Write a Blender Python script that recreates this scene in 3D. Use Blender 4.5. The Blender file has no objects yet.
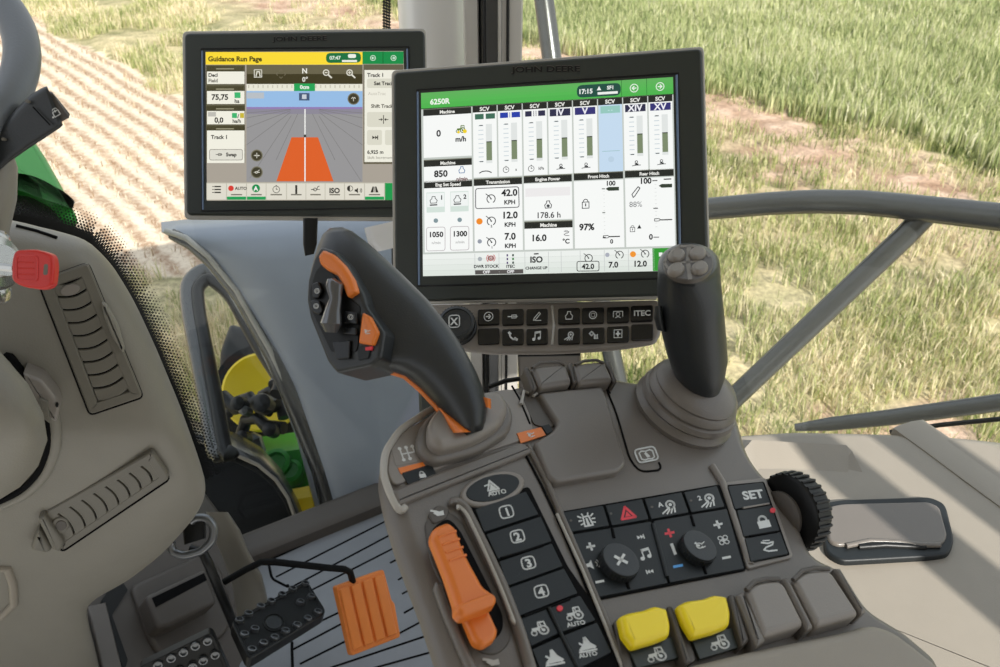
import bpy, bmesh, math, random
import numpy as np
from mathutils import Vector, Matrix
random.seed(7)
C = bpy.context.scene.collection
F = 850.0; CX, CY = 500.0, 333.5
CAM = Vector((0, 0, 1.3)); PIT = math.radians(32)
RM = Matrix.Rotation(math.radians(90) - PIT, 3, 'X')      # camera -> world

# ------------------------------------------------------------------ projection of measured points
def ray(px, py): return RM @ Vector(((px - CX) / F, (CY - py) / F, -1.0))
def W(px, py, d): return CAM + ray(px, py) * d            # point at axis depth d
def onz(px, py, z):
    r = ray(px, py); return CAM + r * ((z - CAM.z) / r.z)
def cv(x, y, z): return RM @ Vector((x, y, z))

class Pl:
    """a flat face standing in the cab: origin, normal; points are measured on it"""
    def __init__(s, o, n, right=None):
        s.o = Vector(o); s.n = Vector(n).normalized()
        if s.n.dot(CAM - s.o) < 0: s.n = -s.n
        x = Vector(right) if right else cv(1, 0, 0)
        s.e1 = (x - s.n * x.dot(s.n)).normalized(); s.e2 = s.n.cross(s.e1)
    @staticmethod
    def three(a, b, c): return Pl(a, (b - a).cross(c - a))
    @staticmethod
    def quad(q, d0):
        p = [ray(*v) for v in q]
        A = np.array([[p[1][i], -p[2][i], p[3][i]] for i in range(3)])
        d = np.linalg.solve(A, np.array([p[0][i] * d0 for i in range(3)]))
        P = [CAM + p[0] * d0, CAM + p[1] * d[0], CAM + p[2] * d[1]]
        return Pl(P[0], (P[1] - P[0]).cross(P[2] - P[0]), P[1] - P[0])
    def pt(s, px, py, h=0.0):
        r = ray(px, py); o = s.o + s.n * h
        return CAM + r * ((o - CAM).dot(s.n) / r.dot(s.n))
    def uv(s, P):
        v = P - s.o; return (v.dot(s.e1), v.dot(s.e2))
    def w(s, a, b, h): return s.o + s.e1 * a + s.e2 * b + s.n * h
    def off(s, h): 
        q = Pl(s.o + s.n * h, s.n); q.e1 = s.e1; q.e2 = s.e2; return q

def rnd(poly, r, k=4):
    """round the corners of a polygon (r one number or one per corner)"""
    out = []; n = len(poly)
    for i in range(n):
        p = Vector(poly[i]); a = Vector(poly[i - 1]); b = Vector(poly[(i + 1) % n])
        ri = r[i] if isinstance(r, (list, tuple)) else r
        la, lb = (a - p).length, (b - p).length
        t = min(ri, la * .45, lb * .45)
        if t < 1e-6: out.append(tuple(p)); continue
        A = p + (a - p) / la * t; B = p + (b - p) / lb * t
        for j in range(k + 1):
            s = j / k; out.append(tuple(A * (1 - s) ** 2 + p * 2 * s * (1 - s) + B * s * s))
    return out
def ell(cx, cy, a, b, rot=0, k=28):
    c, s = math.cos(math.radians(rot)), math.sin(math.radians(rot))
    return [(cx + a * math.cos(t) * c - b * math.sin(t) * s, cy + a * math.cos(t) * s + b * math.sin(t) * c)
            for t in [2 * math.pi * i / k for i in range(k)]]
def inset(P, d):
    n = len(P); A = sum(P[i][0] * P[(i + 1) % n][1] - P[(i + 1) % n][0] * P[i][1] for i in range(n))
    sg = 1 if A > 0 else -1; out = []
    for i in range(n):
        a, p, b = Vector(P[i - 1]), Vector(P[i]), Vector(P[(i + 1) % n])
        u, v = p - a, b - p
        if u.length < 1e-9: u = v
        if v.length < 1e-9: v = u
        u = u.normalized(); v = v.normalized()
        m = Vector((-u.y, u.x)) * sg + Vector((-v.y, v.x)) * sg
        L = m.length
        if L < 1e-6: out.append(tuple(p)); continue
        m /= L; c = max(.45, L / 2); out.append(tuple(p + m * (d / c)))
    if d <= 0: return out
    # corner arcs tighter than the offset fold over: close each folded run to one point
    for _ in range(3):
        rev = []
        for i in range(n):
            e0 = Vector(P[(i + 1) % n]) - Vector(P[i]); e1 = Vector(out[(i + 1) % n]) - Vector(out[i])
            rev.append(e1.length > 1e-7 and e0.dot(e1) < 0)
        if not any(rev) or all(rev): break
        s = next(i for i in range(n) if rev[i] and not rev[i - 1]); k = 0
        while k < n:
            i = (s + k) % n
            if rev[i] and not rev[i - 1]:
                j = 0
                while rev[(i + j) % n] and j < n: j += 1
                run = [(i + t) % n for t in range(j + 1)]
                a0, a1 = Vector(out[(i - 1) % n]), Vector(out[i]); b0, b1 = Vector(out[run[-1]]), Vector(out[(run[-1] + 1) % n])
                u, v = a1 - a0, b1 - b0; cr = u.x * v.y - u.y * v.x; mid = Vector((0, 0))
                for t in run: mid += Vector(out[t]) / len(run)
                X = mid
                if abs(cr) > 1e-12 and u.length > 1e-7 and v.length > 1e-7:
                    w = b0 - a0; X2 = a0 + u * ((w.x * v.y - w.y * v.x) / cr)
                    if (X2 - mid).length < 3 * d: X = X2
                for t in run: out[t] = tuple(X)
                k += j
            k += 1
    return out

# ------------------------------------------------------------------ mesh builder
class MB:
    def __init__(s): s.v = []; s.f = []; s.m = []; s.mats = []
    def mi(s, m):
        if m not in s.mats: s.mats.append(m)
        return s.mats.index(m)
    def add(s, vs, fs, m):
        o = len(s.v); k = s.mi(m); s.v += [tuple(p) for p in vs]
        for f in fs: s.f.append(tuple(i + o for i in f)); s.m.append(k)
        return s
    def rings(s, R, m, cap0=True, cap1=True, closed=True):
        n = len(R[0]); vs = [p for r in R for p in r]; fs = []
        for i in range(len(R) - 1):
            for j in range(n if closed else n - 1):
                a, b = i * n + j, i * n + (j + 1) % n
                fs.append((a, b, b + n, a + n))
        if cap0: fs.append(tuple(range(n))[::-1])
        if cap1: fs.append(tuple((len(R) - 1) * n + j for j in range(n)))
        return s.add(vs, fs, m)
    def prism(s, pl, poly, h0, h1, m, r=0.0, seg=3, flare=0.0, capm=None):
        P = [pl.uv(pl.pt(x, y, h1)) for x, y in poly]
        Q = inset(P, -flare) if flare else P
        R = [[pl.w(a, b, h0) for a, b in Q]]
        if r > 0:
            for i in range(seg + 1):
                t = math.pi / 2 * i / seg
                R.append([pl.w(a, b, h1 - r + r * math.sin(t)) for a, b in inset(P, r * (1 - math.cos(t)))])
        else: R.append([pl.w(a, b, h1) for a, b in P])
        if capm and capm is not m:
            s.rings(R, m, True, False); s.add(R[-1], [tuple(range(len(P)))], capm)
        else: s.rings(R, m)
        return s
    def face(s, pl, poly, h, m): return s.add([pl.pt(x, y, h) for x, y in poly], [tuple(range(len(poly)))], m)
    def ring(s, pl, outer, w, h0, h1, m, r=0.0):
        """raised frame: outline band of width w (metres)"""
        P = [pl.uv(pl.pt(x, y, h1)) for x, y in outer]; I = inset(P, w)
        R = [[pl.w(a, b, h0) for a, b in P], [pl.w(a, b, h1 - r) for a, b in P], [pl.w(a, b, h1) for a, b in inset(P, r)],
             [pl.w(a, b, h1) for a, b in inset(P, w - r)], [pl.w(a, b, h1 - r) for a, b in I], [pl.w(a, b, h0) for a, b in I]]
        return s.rings(R, m, False, False)
    def tube(s, pts, r, m, n=12, flat=1.0, up=None):
        pts = [Vector(p) for p in pts]; R = []
        rs = r if isinstance(r, (list, tuple)) else [r] * len(pts)
        x = None
        for i, p in enumerate(pts):
            t = (pts[min(i + 1, len(pts) - 1)] - pts[max(i - 1, 0)]).normalized()
            if x is None:
                x = Vector(up) if up else (Vector((0, 0, 1)) if abs(t.z) < .9 else Vector((1, 0, 0)))
            x = (x - t * x.dot(t)).normalized(); y = t.cross(x)
            R.append([p + (x * math.cos(a) * flat + y * math.sin(a)) * rs[i] for a in [2 * math.pi * k / n for k in range(n)]])
        return s.rings(R, m)
    def lathe(s, o, ax, prof, m, n=32, sq=None, xdir=None):
        ax = Vector(ax).normalized(); x = Vector(xdir) if xdir else Vector((1, 0, 0)); x = (x - ax * x.dot(ax)).normalized(); y = ax.cross(x)
        R = [[Vector(o) + ax * h + (x * math.cos(a) + y * math.sin(a) * (sq or 1)) * max(r, 1e-5) for a in [2 * math.pi * k / n for k in range(n)]] for r, h in prof]
        return s.rings(R, m)
    def LR(s, secs, m, n=28, e=2.0, cap=True):
        """body given by left/right outline points, depth and half thickness of each section"""
        R = []
        for lx, ly, rx, ry, d, t in secs:
            L, Rr = W(lx, ly, d), W(rx, ry, d); mid = (L + Rr) / 2; h = (Rr - L) / 2
            v = (mid - CAM).normalized(); row = []
            for k in range(n):
                a = 2 * math.pi * k / n; c, q = math.cos(a), math.sin(a)
                c = math.copysign(abs(c) ** (2 / e), c); q = math.copysign(abs(q) ** (2 / e), q)
                row.append(mid + h * c + v * (t * q))
            R.append(row)
        return s.rings(R, m, cap, cap)
    def stroke(s, pl, pts, w, h, m, closed=False):
        """painted line of width w pixels"""
        P = [Vector(p) for p in pts]
        if closed: P = P + [P[0]]
        for a, b in zip(P, P[1:]):
            u = b - a
            if u.length < 1e-6: continue
            u.normalize(); nn = Vector((-u.y, u.x)) * w / 2; u *= w * .3
            s.face(pl, [a - u - nn, b + u - nn, b + u + nn, a - u + nn], h, m)
        return s
    def text(s, pl, str_, px, py, size, h, m, bx=None, by=None, bold=0.0, align='CENTER', ext=0.0):
        vs, fs, wd = glyphs(str_, bold)
        bx = bx or (1, 0); by = by or (0, -1)
        ox = {'CENTER': -wd / 2, 'LEFT': 0, 'RIGHT': -wd}[align]
        V = []
        for x, y in vs:
            x = x + ox; y = y - .35
            V.append((px + (x * bx[0] + y * by[0]) * size, py + (x * bx[1] + y * by[1]) * size))
        s.add([pl.pt(a, b, h) for a, b in V], fs, m)
        return s
    def build(s, name, parent=None, smooth=38, label=None):
        me = bpy.data.meshes.new(name); me.from_pydata(s.v, [], s.f)
        for mt in s.mats: me.materials.append(mt)
        me.polygons.foreach_set('material_index', s.m); me.update()
        bm = bmesh.new(); bm.from_mesh(me); bmesh.ops.recalc_face_normals(bm, faces=bm.faces); bm.to_mesh(me); bm.free()
        if smooth:
            me.shade_smooth(); me.set_sharp_from_angle(angle=math.radians(smooth))
        o = bpy.data.objects.new(name, me); C.objects.link(o)
        if smooth:
            md = o.modifiers.new('normals', 'WEIGHTED_NORMAL'); md.keep_sharp = True; md.weight = 80
        if parent:
            o.parent = parent; o.matrix_parent_inverse = Matrix.Translation(parent.location).inverted() if parent.parent is None and parent.type == 'EMPTY' else Matrix()
        if label: o['label'] = label
        return o
_g = {}
def glyphs(t, bold):
    k = (t, bold)
    if k not in _g:
        cu = bpy.data.curves.new('t', 'FONT'); cu.body = t; cu.size = 1.0; cu.offset = bold; cu.resolution_u = 3
        ob = bpy.data.objects.new('t', cu); C.objects.link(ob)
        dg = bpy.context.evaluated_depsgraph_get(); e = ob.evaluated_get(dg); me = e.to_mesh()
        vs = [(v.co.x, v.co.y) for v in me.vertices]; fs = [tuple(p.vertices) for p in me.polygons]
        wd = max([v[0] for v in vs] + [0.01]); e.to_mesh_clear(); bpy.data.objects.remove(ob); bpy.data.curves.remove(cu)
        _g[k] = (vs, fs, wd)
    return _g[k]
def thing(name, label, cat, loc, group=None):
    o = bpy.data.objects.new(name, None); C.objects.link(o); o.location = loc; o['label'] = label; o['category'] = cat
    o.empty_display_size = .05
    if group: o['group'] = group
    return o
def tag(o, label, cat, group=None):
    o['label'] = label; o['category'] = cat
    if group: o['group'] = group
    return o
def struct(o): o['kind'] = 'structure'; return o

# ------------------------------------------------------------------ materials
def lin(c): return tuple(((v / 255) / 12.92 if v / 255 < .04045 else ((v / 255 + .055) / 1.055) ** 2.4) for v in c)
def mat(name, c, rough=.5, metal=0.0, spec=.5, grain=0.0, gscale=900, var=0.0, vscale=30, coat=0.0):
    m = bpy.data.materials.new(name); m.use_nodes = True; nt = m.node_tree; b = nt.nodes['Principled BSDF']
    b.inputs['Base Color'].default_value = (*lin(c), 1); b.inputs['Roughness'].default_value = rough
    b.inputs['Metallic'].default_value = metal; b.inputs['Specular IOR Level'].default_value = spec
    b.inputs['Coat Weight'].default_value = coat; b.inputs['Coat Roughness'].default_value = .1
    tc = nt.nodes.new('ShaderNodeTexCoord')
    if var:
        n = nt.nodes.new('ShaderNodeTexNoise'); n.inputs['Scale'].default_value = vscale; n.inputs['Detail'].default_value = 4
        mr = nt.nodes.new('ShaderNodeMapRange'); mr.inputs[3].default_value = 1 - var; mr.inputs[4].default_value = 1 + var
        mx = nt.nodes.new('ShaderNodeMix'); mx.data_type = 'RGBA'; mx.blend_type = 'MULTIPLY'; mx.inputs[0].default_value = 1
        mx.inputs[6].default_value = (*lin(c), 1)
        nt.links.new(tc.outputs['Object'], n.inputs['Vector']); nt.links.new(n.outputs['Fac'], mr.inputs[0])
        nt.links.new(mr.outputs[0], mx.inputs[7]); nt.links.new(mx.outputs[2], b.inputs['Base Color'])
    if grain:
        n = nt.nodes.new('ShaderNodeTexNoise'); n.inputs['Scale'].default_value = gscale; n.inputs['Detail'].default_value = 2
        bp = nt.nodes.new('ShaderNodeBump'); bp.inputs['Strength'].default_value = grain; bp.inputs['Distance'].default_value = .0006
        nt.links.new(tc.outputs['Object'], n.inputs['Vector']); nt.links.new(n.outputs['Fac'], bp.inputs['Height'])
        nt.links.new(bp.outputs[0], b.inputs['Normal'])
    return m
def emi(name, c, k=1.0):
    m = bpy.data.materials.new(name); m.use_nodes = True; b = m.node_tree.nodes['Principled BSDF']
    b.inputs['Base Color'].default_value = (.01, .01, .01, 1); b.inputs['Roughness'].default_value = .25
    b.inputs['Specular IOR Level'].default_value = .2
    b.inputs['Emission Color'].default_value = (*lin(c), 1); b.inputs['Emission Strength'].default_value = k
    return m
_e = {}
def E(*c):
    if c not in _e: _e[c] = emi('screen_%d_%d_%d' % c, c, 1.0)
    return _e[c]
M = dict(
 taupe=mat('taupe_plastic', (114, 108, 102), .31, grain=.25, var=.05),
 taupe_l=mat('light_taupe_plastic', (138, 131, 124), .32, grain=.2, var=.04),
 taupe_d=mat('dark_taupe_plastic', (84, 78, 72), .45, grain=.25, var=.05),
 beige=mat('beige_grey_plastic', (138, 134, 124), .45, grain=.4, gscale=500, var=.05),
 beige_d=mat('vent_grey_plastic', (112, 108, 98), .42, grain=.25, var=.04),
 sand=mat('sand_plastic', (150, 142, 130), .5, grain=.35, var=.05),
 mat_=mat('floor_rubber', (142, 145, 149), .5, grain=.3, gscale=300, var=.08),
 groove=mat('groove_dark', (16, 16, 17), .8, spec=.1),
 bezel=mat('bezel_dark_green_grey', (44, 49, 44), .42, grain=.15, var=.03),
 black=mat('black_plastic', (15, 16, 16), .38, spec=.35, grain=.1),
 soft=mat('soft_touch_black', (42, 45, 47), .36, grain=.2, var=.03),
 key=mat('button_black', (30, 34, 36), .42, spec=.35, grain=.1),
 keyg=mat('button_gloss_black', (10, 11, 12), .25),
 legend=mat('legend_white', (212, 214, 212), .5),
 red=mat('red_mark', (226, 60, 72), .45),
 blue=mat('blue_mark', (86, 160, 225), .45),
 orange=mat('orange_plastic', (228, 124, 48), .32, var=.03),
 orange_d=mat('orange_pedal', (226, 128, 52), .42, var=.06, grain=.3),
 yellow=mat('yellow_plastic', (252, 224, 30), .32, var=.02),
 redk=mat('red_key_plastic', (216, 52, 46), .3),
 chrome=mat('chrome', (190, 190, 188), .18, metal=1.0),
 steel=mat('stud_steel', (120, 122, 124), .3, metal=.8),
 rail=mat('rail_grey_paint', (92, 92, 92), .27, metal=.6),
 rimlt=mat('seam_light', (176, 172, 164), .3),
 jdgreen=mat('green_paint', (44, 150, 48), .35, spec=.4),
 jdyel=mat('wheel_yellow', (236, 206, 34), .45, var=.06),
 cover=mat('cover_grey', (150, 156, 168), .34, grain=.1, gscale=120, var=.03),
 silver=mat('silver_paint', (232, 231, 230), .3, metal=.2),
 pill=mat('pillar_grey', (190, 186, 180), .45, metal=.1),
 dark=mat('machine_dark', (24, 24, 24), .5, var=.2),
 rubber=mat('tyre_rubber', (10, 11, 11), .6, spec=.15),
 wheel=mat('steering_leather', (112, 117, 122), .4, grain=.3, gscale=400),
 smoke=mat('smoked_clear', (70, 70, 72), .12, spec=.8, coat=.6),
 grip_top=mat('pad_grey', (128, 120, 110), .45, grain=.3),
)
SKY, SUN, EXPO = 1.1, 6.3, 0.0
# ------------------------------------------------------------------ little symbols, drawn in -1..1
def arc(cx, cy, r, a0, a1, k=14): return [(cx + r * math.cos(math.radians(a0 + (a1 - a0) * i / k)), cy + r * math.sin(math.radians(a0 + (a1 - a0) * i / k))) for i in range(k + 1)]
def circ(cx, cy, r, k=16): return arc(cx, cy, r, 0, 360, k)
SY = {}   # name -> (strokes [(pts,width)], fills [pts])
SY['plus'] = ([([(-.9, 0), (.9, 0)], .55), ([(0, -.9), (0, .9)], .55)], [])
SY['minus'] = ([([(-.9, 0), (.9, 0)], .6)], [])
SY['x'] = ([([(-.8, -.8), (.8, .8)], .5), ([(-.8, .8), (.8, -.8)], .5)], [])
SY['bar'] = ([([(0, -.9), (0, .9)], .5)], [])
SY['note'] = ([([(-.4, -.6), (-.4, .8), (.7, .95), (.7, -.4)], .2), ([(-.4, .6), (.7, .75)], .3)], [circ(-.65, -.65, .33), circ(.45, -.45, .33)])
SY['speaker'] = ([(arc(.2, 0, .5, -45, 45), .16), (arc(.2, 0, .85, -45, 45), .16)], [[(-.9, -.3), (-.5, -.3), (0, -.8), (0, .8), (-.5, .3), (-.9, .3)]])
SY['next'] = ([([(.9, -.6), (.9, .6)], .3)], [[(-.9, -.6), (0, 0), (-.9, .6)], [(0, -.6), (.85, 0), (0, .6)]])
SY['prev'] = ([([(-.9, -.6), (-.9, .6)], .3)], [[(.9, -.6), (0, 0), (.9, .6)], [(0, -.6), (-.85, 0), (0, .6)]])
SY['lock'] = ([(arc(0, .2, .42, 0, 180) , .24), ([(-.42, .2), (-.42, -.1)], .24), ([(.42, .2), (.42, -.1)], .24)], [[(-.7, -.9), (.7, -.9), (.7, .05), (-.7, .05)]])
SY['lock_o'] = ([(arc(0, .3, .4, 0, 180), .14), ([(-.6, -.9), (.6, -.9), (.6, .2), (-.6, .2), (-.6, -.9)], .14), ([(0, -.5), (0, -.1)], .2)], [])
SY['beacon'] = ([([(-.5, -.8), (-.35, .5), (.35, .5), (.5, -.8), (-.5, -.8)], .2), ([(-.95, .7), (-.6, .45)], .18), ([(.95, .7), (.6, .45)], .18), ([(-1, .05), (-.65, .05)], .18), ([(1, .05), (.65, .05)], .18), ([(-.4, .95), (-.3, .7)], .16), ([(.4, .95), (.3, .7)], .16), ([(-.9, -.5), (-.6, -.4)], .16), ([(.9, -.5), (.6, -.4)], .16)], [[(-.18, -.7), (.18, -.7), (.1, .3), (-.1, .3)]])
SY['tri'] = ([([(-.9, -.75), (.9, -.75), (0, .9), (-.9, -.75)], .34)], [[(-.4, -.5), (.4, -.5), (0, .25)]])
SY['tri_f'] = ([], [[(-.9, -.75), (.9, -.75), (0, .9)]])
SY['light'] = ([(arc(.35, .2, .5, -60, 240), .24), ([(-.1, -.3), (-.9, -.8)], .2), ([(.1, -.4), (-.4, -.95)], .2), ([(.4, -.4), (.1, -.95)], .2), ([(.7, -.3), (.6, -.9)], .2)], [circ(.35, .2, .22)])
SY['fan'] = ([(circ(a, b, .36, 10), .16) for a, b in ((.42, .42), (-.42, .42), (.42, -.42), (-.42, -.42))], [circ(0, 0, .2)])
SY['swirl'] = ([(arc(-.1, 0, .5, 20, 330), .2), ([(.4, .25), (.9, .55)], .2), ([(.2, -.5), (.8, -.35)], .2)], [circ(-.25, .05, .25), [(-.9, .5), (-.5, .9), (-.3, .4)]])
SY['pour'] = ([([(-.8, .7), (0, .4), (.7, .5), (.5, .1), (-.4, -.1), (-.8, -.4), (-.3, -.7), (.8, -.8)], .22), ([(-.5, .9), (.3, .8)], .16)], [])
SY['arrowc'] = ([(circ(0, 0, .9), .16), ([(-.5, 0), (.4, 0)], .22), ([(.05, .4), (.45, 0), (.05, -.4)], .22)], [])
SY['impl'] = ([([(-1, 0), (-.2, 0)], .2), ([(-.2, -.3), (-.2, .3), (.7, .3), (.7, -.3), (-.2, -.3)], .16), ([(0, 0), (.95, 0)], .14)], [])
SY['pencil'] = ([([(-.6, -.4), (.4, .8), (.7, .5), (-.3, -.7), (-.7, -.8), (-.6, -.4)], .16), ([(-.3, -.85), (.8, -.85)], .14)], [])
SY['phone'] = ([([(-.7, .7), (-.5, -.1), (.1, -.6), (.8, -.6)], .34), ([(-.8, .8), (-.5, .5)], .5), ([(.4, -.4), (.85, -.7)], .5)], [])
SY['engine'] = ([([(-.3, .8), (.3, .8), (.35, .35), (.75, -.1), (.6, -.75), (-.6, -.75), (-.75, -.1), (-.35, .35), (-.3, .8)], .17)], [])
SY['engine_u'] = ([([(-.3, .9), (.3, .9), (.35, .5), (.75, .1), (.6, -.45), (-.6, -.45), (-.75, .1), (-.35, .5), (-.3, .9)], .14), ([(-.7, -.85), (.7, -.85)], .26)], [])
SY['ring'] = ([(circ(0, 0, .75), .2), (circ(0, 0, .4), .08)], [])
SY['camera'] = ([([(-.95, -.5), (-.95, .6), (.95, .6), (.95, -.5)], .17), (circ(0, .05, .36), .2), ([(-.5, -.7), (-.2, -.5), (.2, -.5), (.5, -.7)], .16)], [])
SY['gears'] = ([(circ(-.4, .3, .32), .3), ([(.2, -.7), (.2, .1)], .25), ([(.5, -.7), (.5, 0)], .2), ([(.8, -.7), (.8, .1)], .2), ([(.1, -.75), (.95, -.75)], .14)], [circ(-.85, .3, .12), circ(.05, .3, .12), circ(-.4, .75, .12), circ(-.4, -.15, .12)])
SY['mower'] = ([([(-.8, -.8), (-.8, .8), (.8, .8), (.8, -.8), (-.8, -.8)], .15), ([(0, -.5), (0, .5)], .3), ([(-.4, 0), (.4, 0)], .3)], [circ(0, 0, .3)])
SY['gauge'] = ([(arc(0, 0, .75, -60, 240), .16), ([(0, 0), (-.3, .45)], .18), ([(-.95, .95), (-.3, .45)], .14)], [circ(0, 0, .14)])
SY['tractor'] = ([(circ(.45, -.2, .5), .2), (circ(-.65, -.4, .28), .16), ([(.0, .1), (.1, .8), (.75, .8), (.8, .3)], .16), ([(.3, -.2), (.3, .7)], .12)], [[(-.8, -.1), (-.75, .2), (.1, .25), (.1, -.2)], circ(.45, -.2, .2)])
SY['clock'] = ([(circ(0, 0, .8), .14), ([(0, .5), (0, 0), (.35, .1)], .13), ([(0, .8), (0, 1)], .2)], [])
SY['wave'] = ([([(-1, -.2), (-.5, .05), (0, .1), (.5, .05), (1, -.2)], .16)], [])
SY['tank'] = ([(circ(0, .45, .3), .16), ([(-1, -.45), (-.5, -.35), (1, -.3)], .16), ([(-.3, -.05), (.4, -.1)], .3)], [])
SY['bell'] = ([([(-.1, .9), (-.75, -.6), (.8, -.6), (-.1, .9)], .25), ([(-1, .2), (-.3, .35)], .2), ([(-.6, -.9), (.7, -.9)], .2)], [[(-.1, .5), (-.45, -.5), (.5, -.5)]])
SY['float'] = ([([(-.9, -.7), (.9, -.7)], .2), ([(-.7, -.5), (-.1, .1), (.1, .8), (.35, .1), (.8, -.4)], .34), ([(-.6, .3), (-.3, .0)], .2)], [[(-.7, -.55), (-.1, .3), (.2, .3), (.7, -.5)]])
SY['wiper'] = ([([(-.4, -.7), (-.4, .3), (.8, .3), (.8, -.7), (-.4, -.7)], .17), ([(-.3, .6), (0, .85), (.5, .85), (.7, .6)], .13), ([(.2, .1), (.2, .65)], .16)], [circ(-.75, -.55, .2)])
SY['book'] = ([([(-.9, -.5), (-.95, .5), (-.6, .75), (0, .6), (.6, .75), (.95, .5), (.9, -.5), (.5, -.7), (0, -.6), (-.5, -.7), (-.9, -.5)], .2)], [[(-.1, -.4), (-.3, .3), (0, .5), (.2, .1), (.4, -.3)]])
SY['rabbit'] = ([([(-.9, .6), (-.2, .3)], .3)], [[(-.7, .1), (-.2, .5), (.3, .2), (.9, .3), (.8, -.5), (-.2, -.5)]])
SY['hgate'] = ([([(-.7, .7), (-.7, -.7)], .16), ([(0, .7), (0, -.7)], .16), ([(.7, .7), (.7, 0), (-.7, 0)], .16)], [circ(-.7, .7, .2), circ(0, .7, .2), circ(.7, .7, .2), circ(-.7, -.7, .2), circ(0, -.7, .2)])
SY['sq'] = ([([(-.8, -.8), (.8, -.8), (.8, .8), (-.8, .8), (-.8, -.8)], .16), ([(-.45, -.6), (-.2, .4), (.3, .4), (.45, -.6)], .25)], [])
SY['diam'] = ([([(-.3, .6), (0, .9), (.3, .6)], .16), ([(-.3, -.6), (0, -.9), (.3, -.6)], .16), ([(-.7, .3), (-.95, 0), (-.7, -.3)], .16), ([(.7, .3), (.95, 0), (.7, -.3)], .16)], [])
SY['zoomo'] = ([(circ(-.2, .2, .6), .22), ([(.25, -.25), (.95, -.9)], .34), ([(-.45, .2), (.05, .2)], .2)], [])
SY['zoomi'] = ([(circ(-.2, .2, .6), .22), ([(.25, -.25), (.95, -.9)], .34), ([(-.5, .2), (.1, .2)], .18), ([(-.2, -.1), (-.2, .5)], .18)], [])
SY['list'] = ([([(-.4, y), (.95, y)], .32) for y in (.7, 0, -.7)] + [([(-.95, y), (-.7, y)], .2) for y in (.7, 0, -.7)], [])
SY['palm'] = ([([(0, -.8), (0, .3)], .2), ([(-.7, .1), (-.3, .5), (0, .2), (.3, .5), (.7, .1)], .22)], [])
SY['brk'] = ([(circ(0, 0, .55), .14), (arc(0, 0, .95, 130, 230), .16), (arc(0, 0, .95, -50, 50), .16)], [circ(0, 0, .2)])
SY['pend'] = ([([(-.35, -.9), (-.55, -.4), (.45, .8), (.75, .55), (-.1, -.7), (-.35, -.9)], .14)], [])
SY['penta'] = ([([(-.9, .35), (.3, .35), (.9, 0), (.3, -.35), (-.9, -.35), (-.9, .35)], .2)], [])
SY['road'] = ([], [[(-.95, -.7), (-.45, .7), (-.15, .7), (-.25, -.7)], [(.95, -.7), (.45, .7), (.15, .7), (.25, -.7)], [(-.06, -.7), (.06, -.7), (.05, .7), (-.05, .7)]])
SY['eq'] = ([([(-1, 0), (-.3, 0)], .2), (circ(-.1, 0, .35), .16), ([(.25, 0), (1, 0)], .14), ([(.3, 0), (.6, .7), (.9, .8)], .16)], [])
SY['half'] = ([(circ(0, 0, .85), .16)], [arc(0, 0, .85, 90, 270)])
SY['arrows'] = ([([(0, -.9), (0, .9)], .16), ([(-1, 0), (-.3, 0)], .16), ([(1, 0), (.3, 0)], .16)], [[(-.55, -.35), (-.15, 0), (-.55, .35)], [(.55, -.35), (.15, 0), (.55, .35)]])
SY['arl'] = ([(circ(0, 0, .85), .18), ([(.45, 0), (-.4, 0)], .22), ([(0, .4), (-.4, 0), (0, -.4)], .22)], [])
SY['arr'] = ([(circ(0, 0, .85), .18), ([(-.45, 0), (.4, 0)], .22), ([(0, .4), (.4, 0), (0, -.4)], .22)], [])
KB = ((1, -.19), (-.33, -.88))      # button lettering basis on the console
def sym(mb, pl, name, px, py, s, h, m, B=((1, 0), (0, -1)), dot=None):
    bx, by = B; st, fl = SY[name]
    T = lambda p: (px + (p[0] * bx[0] + p[1] * by[0]) * s, py + (p[0] * bx[1] + p[1] * by[1]) * s)
    for pts, w in st: mb.stroke(pl, [T(p) for p in pts], max(w * s, .55), h, m)
    for i, pts in enumerate(fl): mb.face(pl, [T(p) for p in pts], h + .00002, m)

# ------------------------------------------------------------------ armrest console
nC = cv(.326, .745, .58)
K = Pl(W(640, 550, .55), nC, cv(.834, .0324, -.51))
con = thing('armrest_console', 'taupe armrest control console with black button pads, orange throttle and yellow levers', 'control console', K.pt(640, 560, -.13))
body = [(430, 412), (400, 430), (386, 450), (382, 474), (388, 505), (400, 545), (425, 610), (452, 690), (960, 700), (940, 655), (908, 628), (872, 606), (845, 566), (815, 552), (800, 515), (782, 486), (764, 470), (752, 452), (745, 428), (738, 405), (712, 390), (650, 380), (612, 374), (525, 380), (470, 392)]
b = MB()
bp = rnd(body, 10)
P = [K.uv(K.pt(x, y, 0)) for x, y in bp]
R = [[K.w(a, c, -.16) for a, c in inset(P, .075)], [K.w(a, c, -.06) for a, c in inset(P, .03)]]
for i in range(5):
    t = math.pi / 2 * i / 4; R.append([K.w(a, c, -.012 + .012 * math.sin(t)) for a, c in inset(P, .012 * (1 - math.cos(t)))])
b.rings(R, M['taupe'])
# raised ridge across the front of the button field
b.prism(K, rnd([(391, 489), (450, 466), (522, 440), (536, 450), (455, 482), (410, 500), (398, 506)], 5), -.004, .004, M['taupe'], r=.0035)
# ridge right of the keypad and its lit edge, painted as a pale line
b.tube([K.pt(x, y, .001) for x, y in [(528, 446), (545, 478), (560, 512), (583, 566), (606, 622), (628, 676)]], .0022, M['taupe'], 10)
b.tube([K.pt(x, y, .0022) for x, y in [(557, 514), (583, 571), (606, 627), (627, 680)]], .0011, M['rimlt'], 8)
b.tube([K.pt(x, y, .0005) for x, y in [(522, 448), (541, 484), (556, 516), (579, 570), (602, 626), (622, 676)]], .0009, M['groove'], 8)
b.tube([K.pt(x, y, .001) for x, y in [(712, 466), (722, 482), (738, 530), (750, 565)]], .0028, M['taupe_l'], 10)
b.build('body', con)
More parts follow.
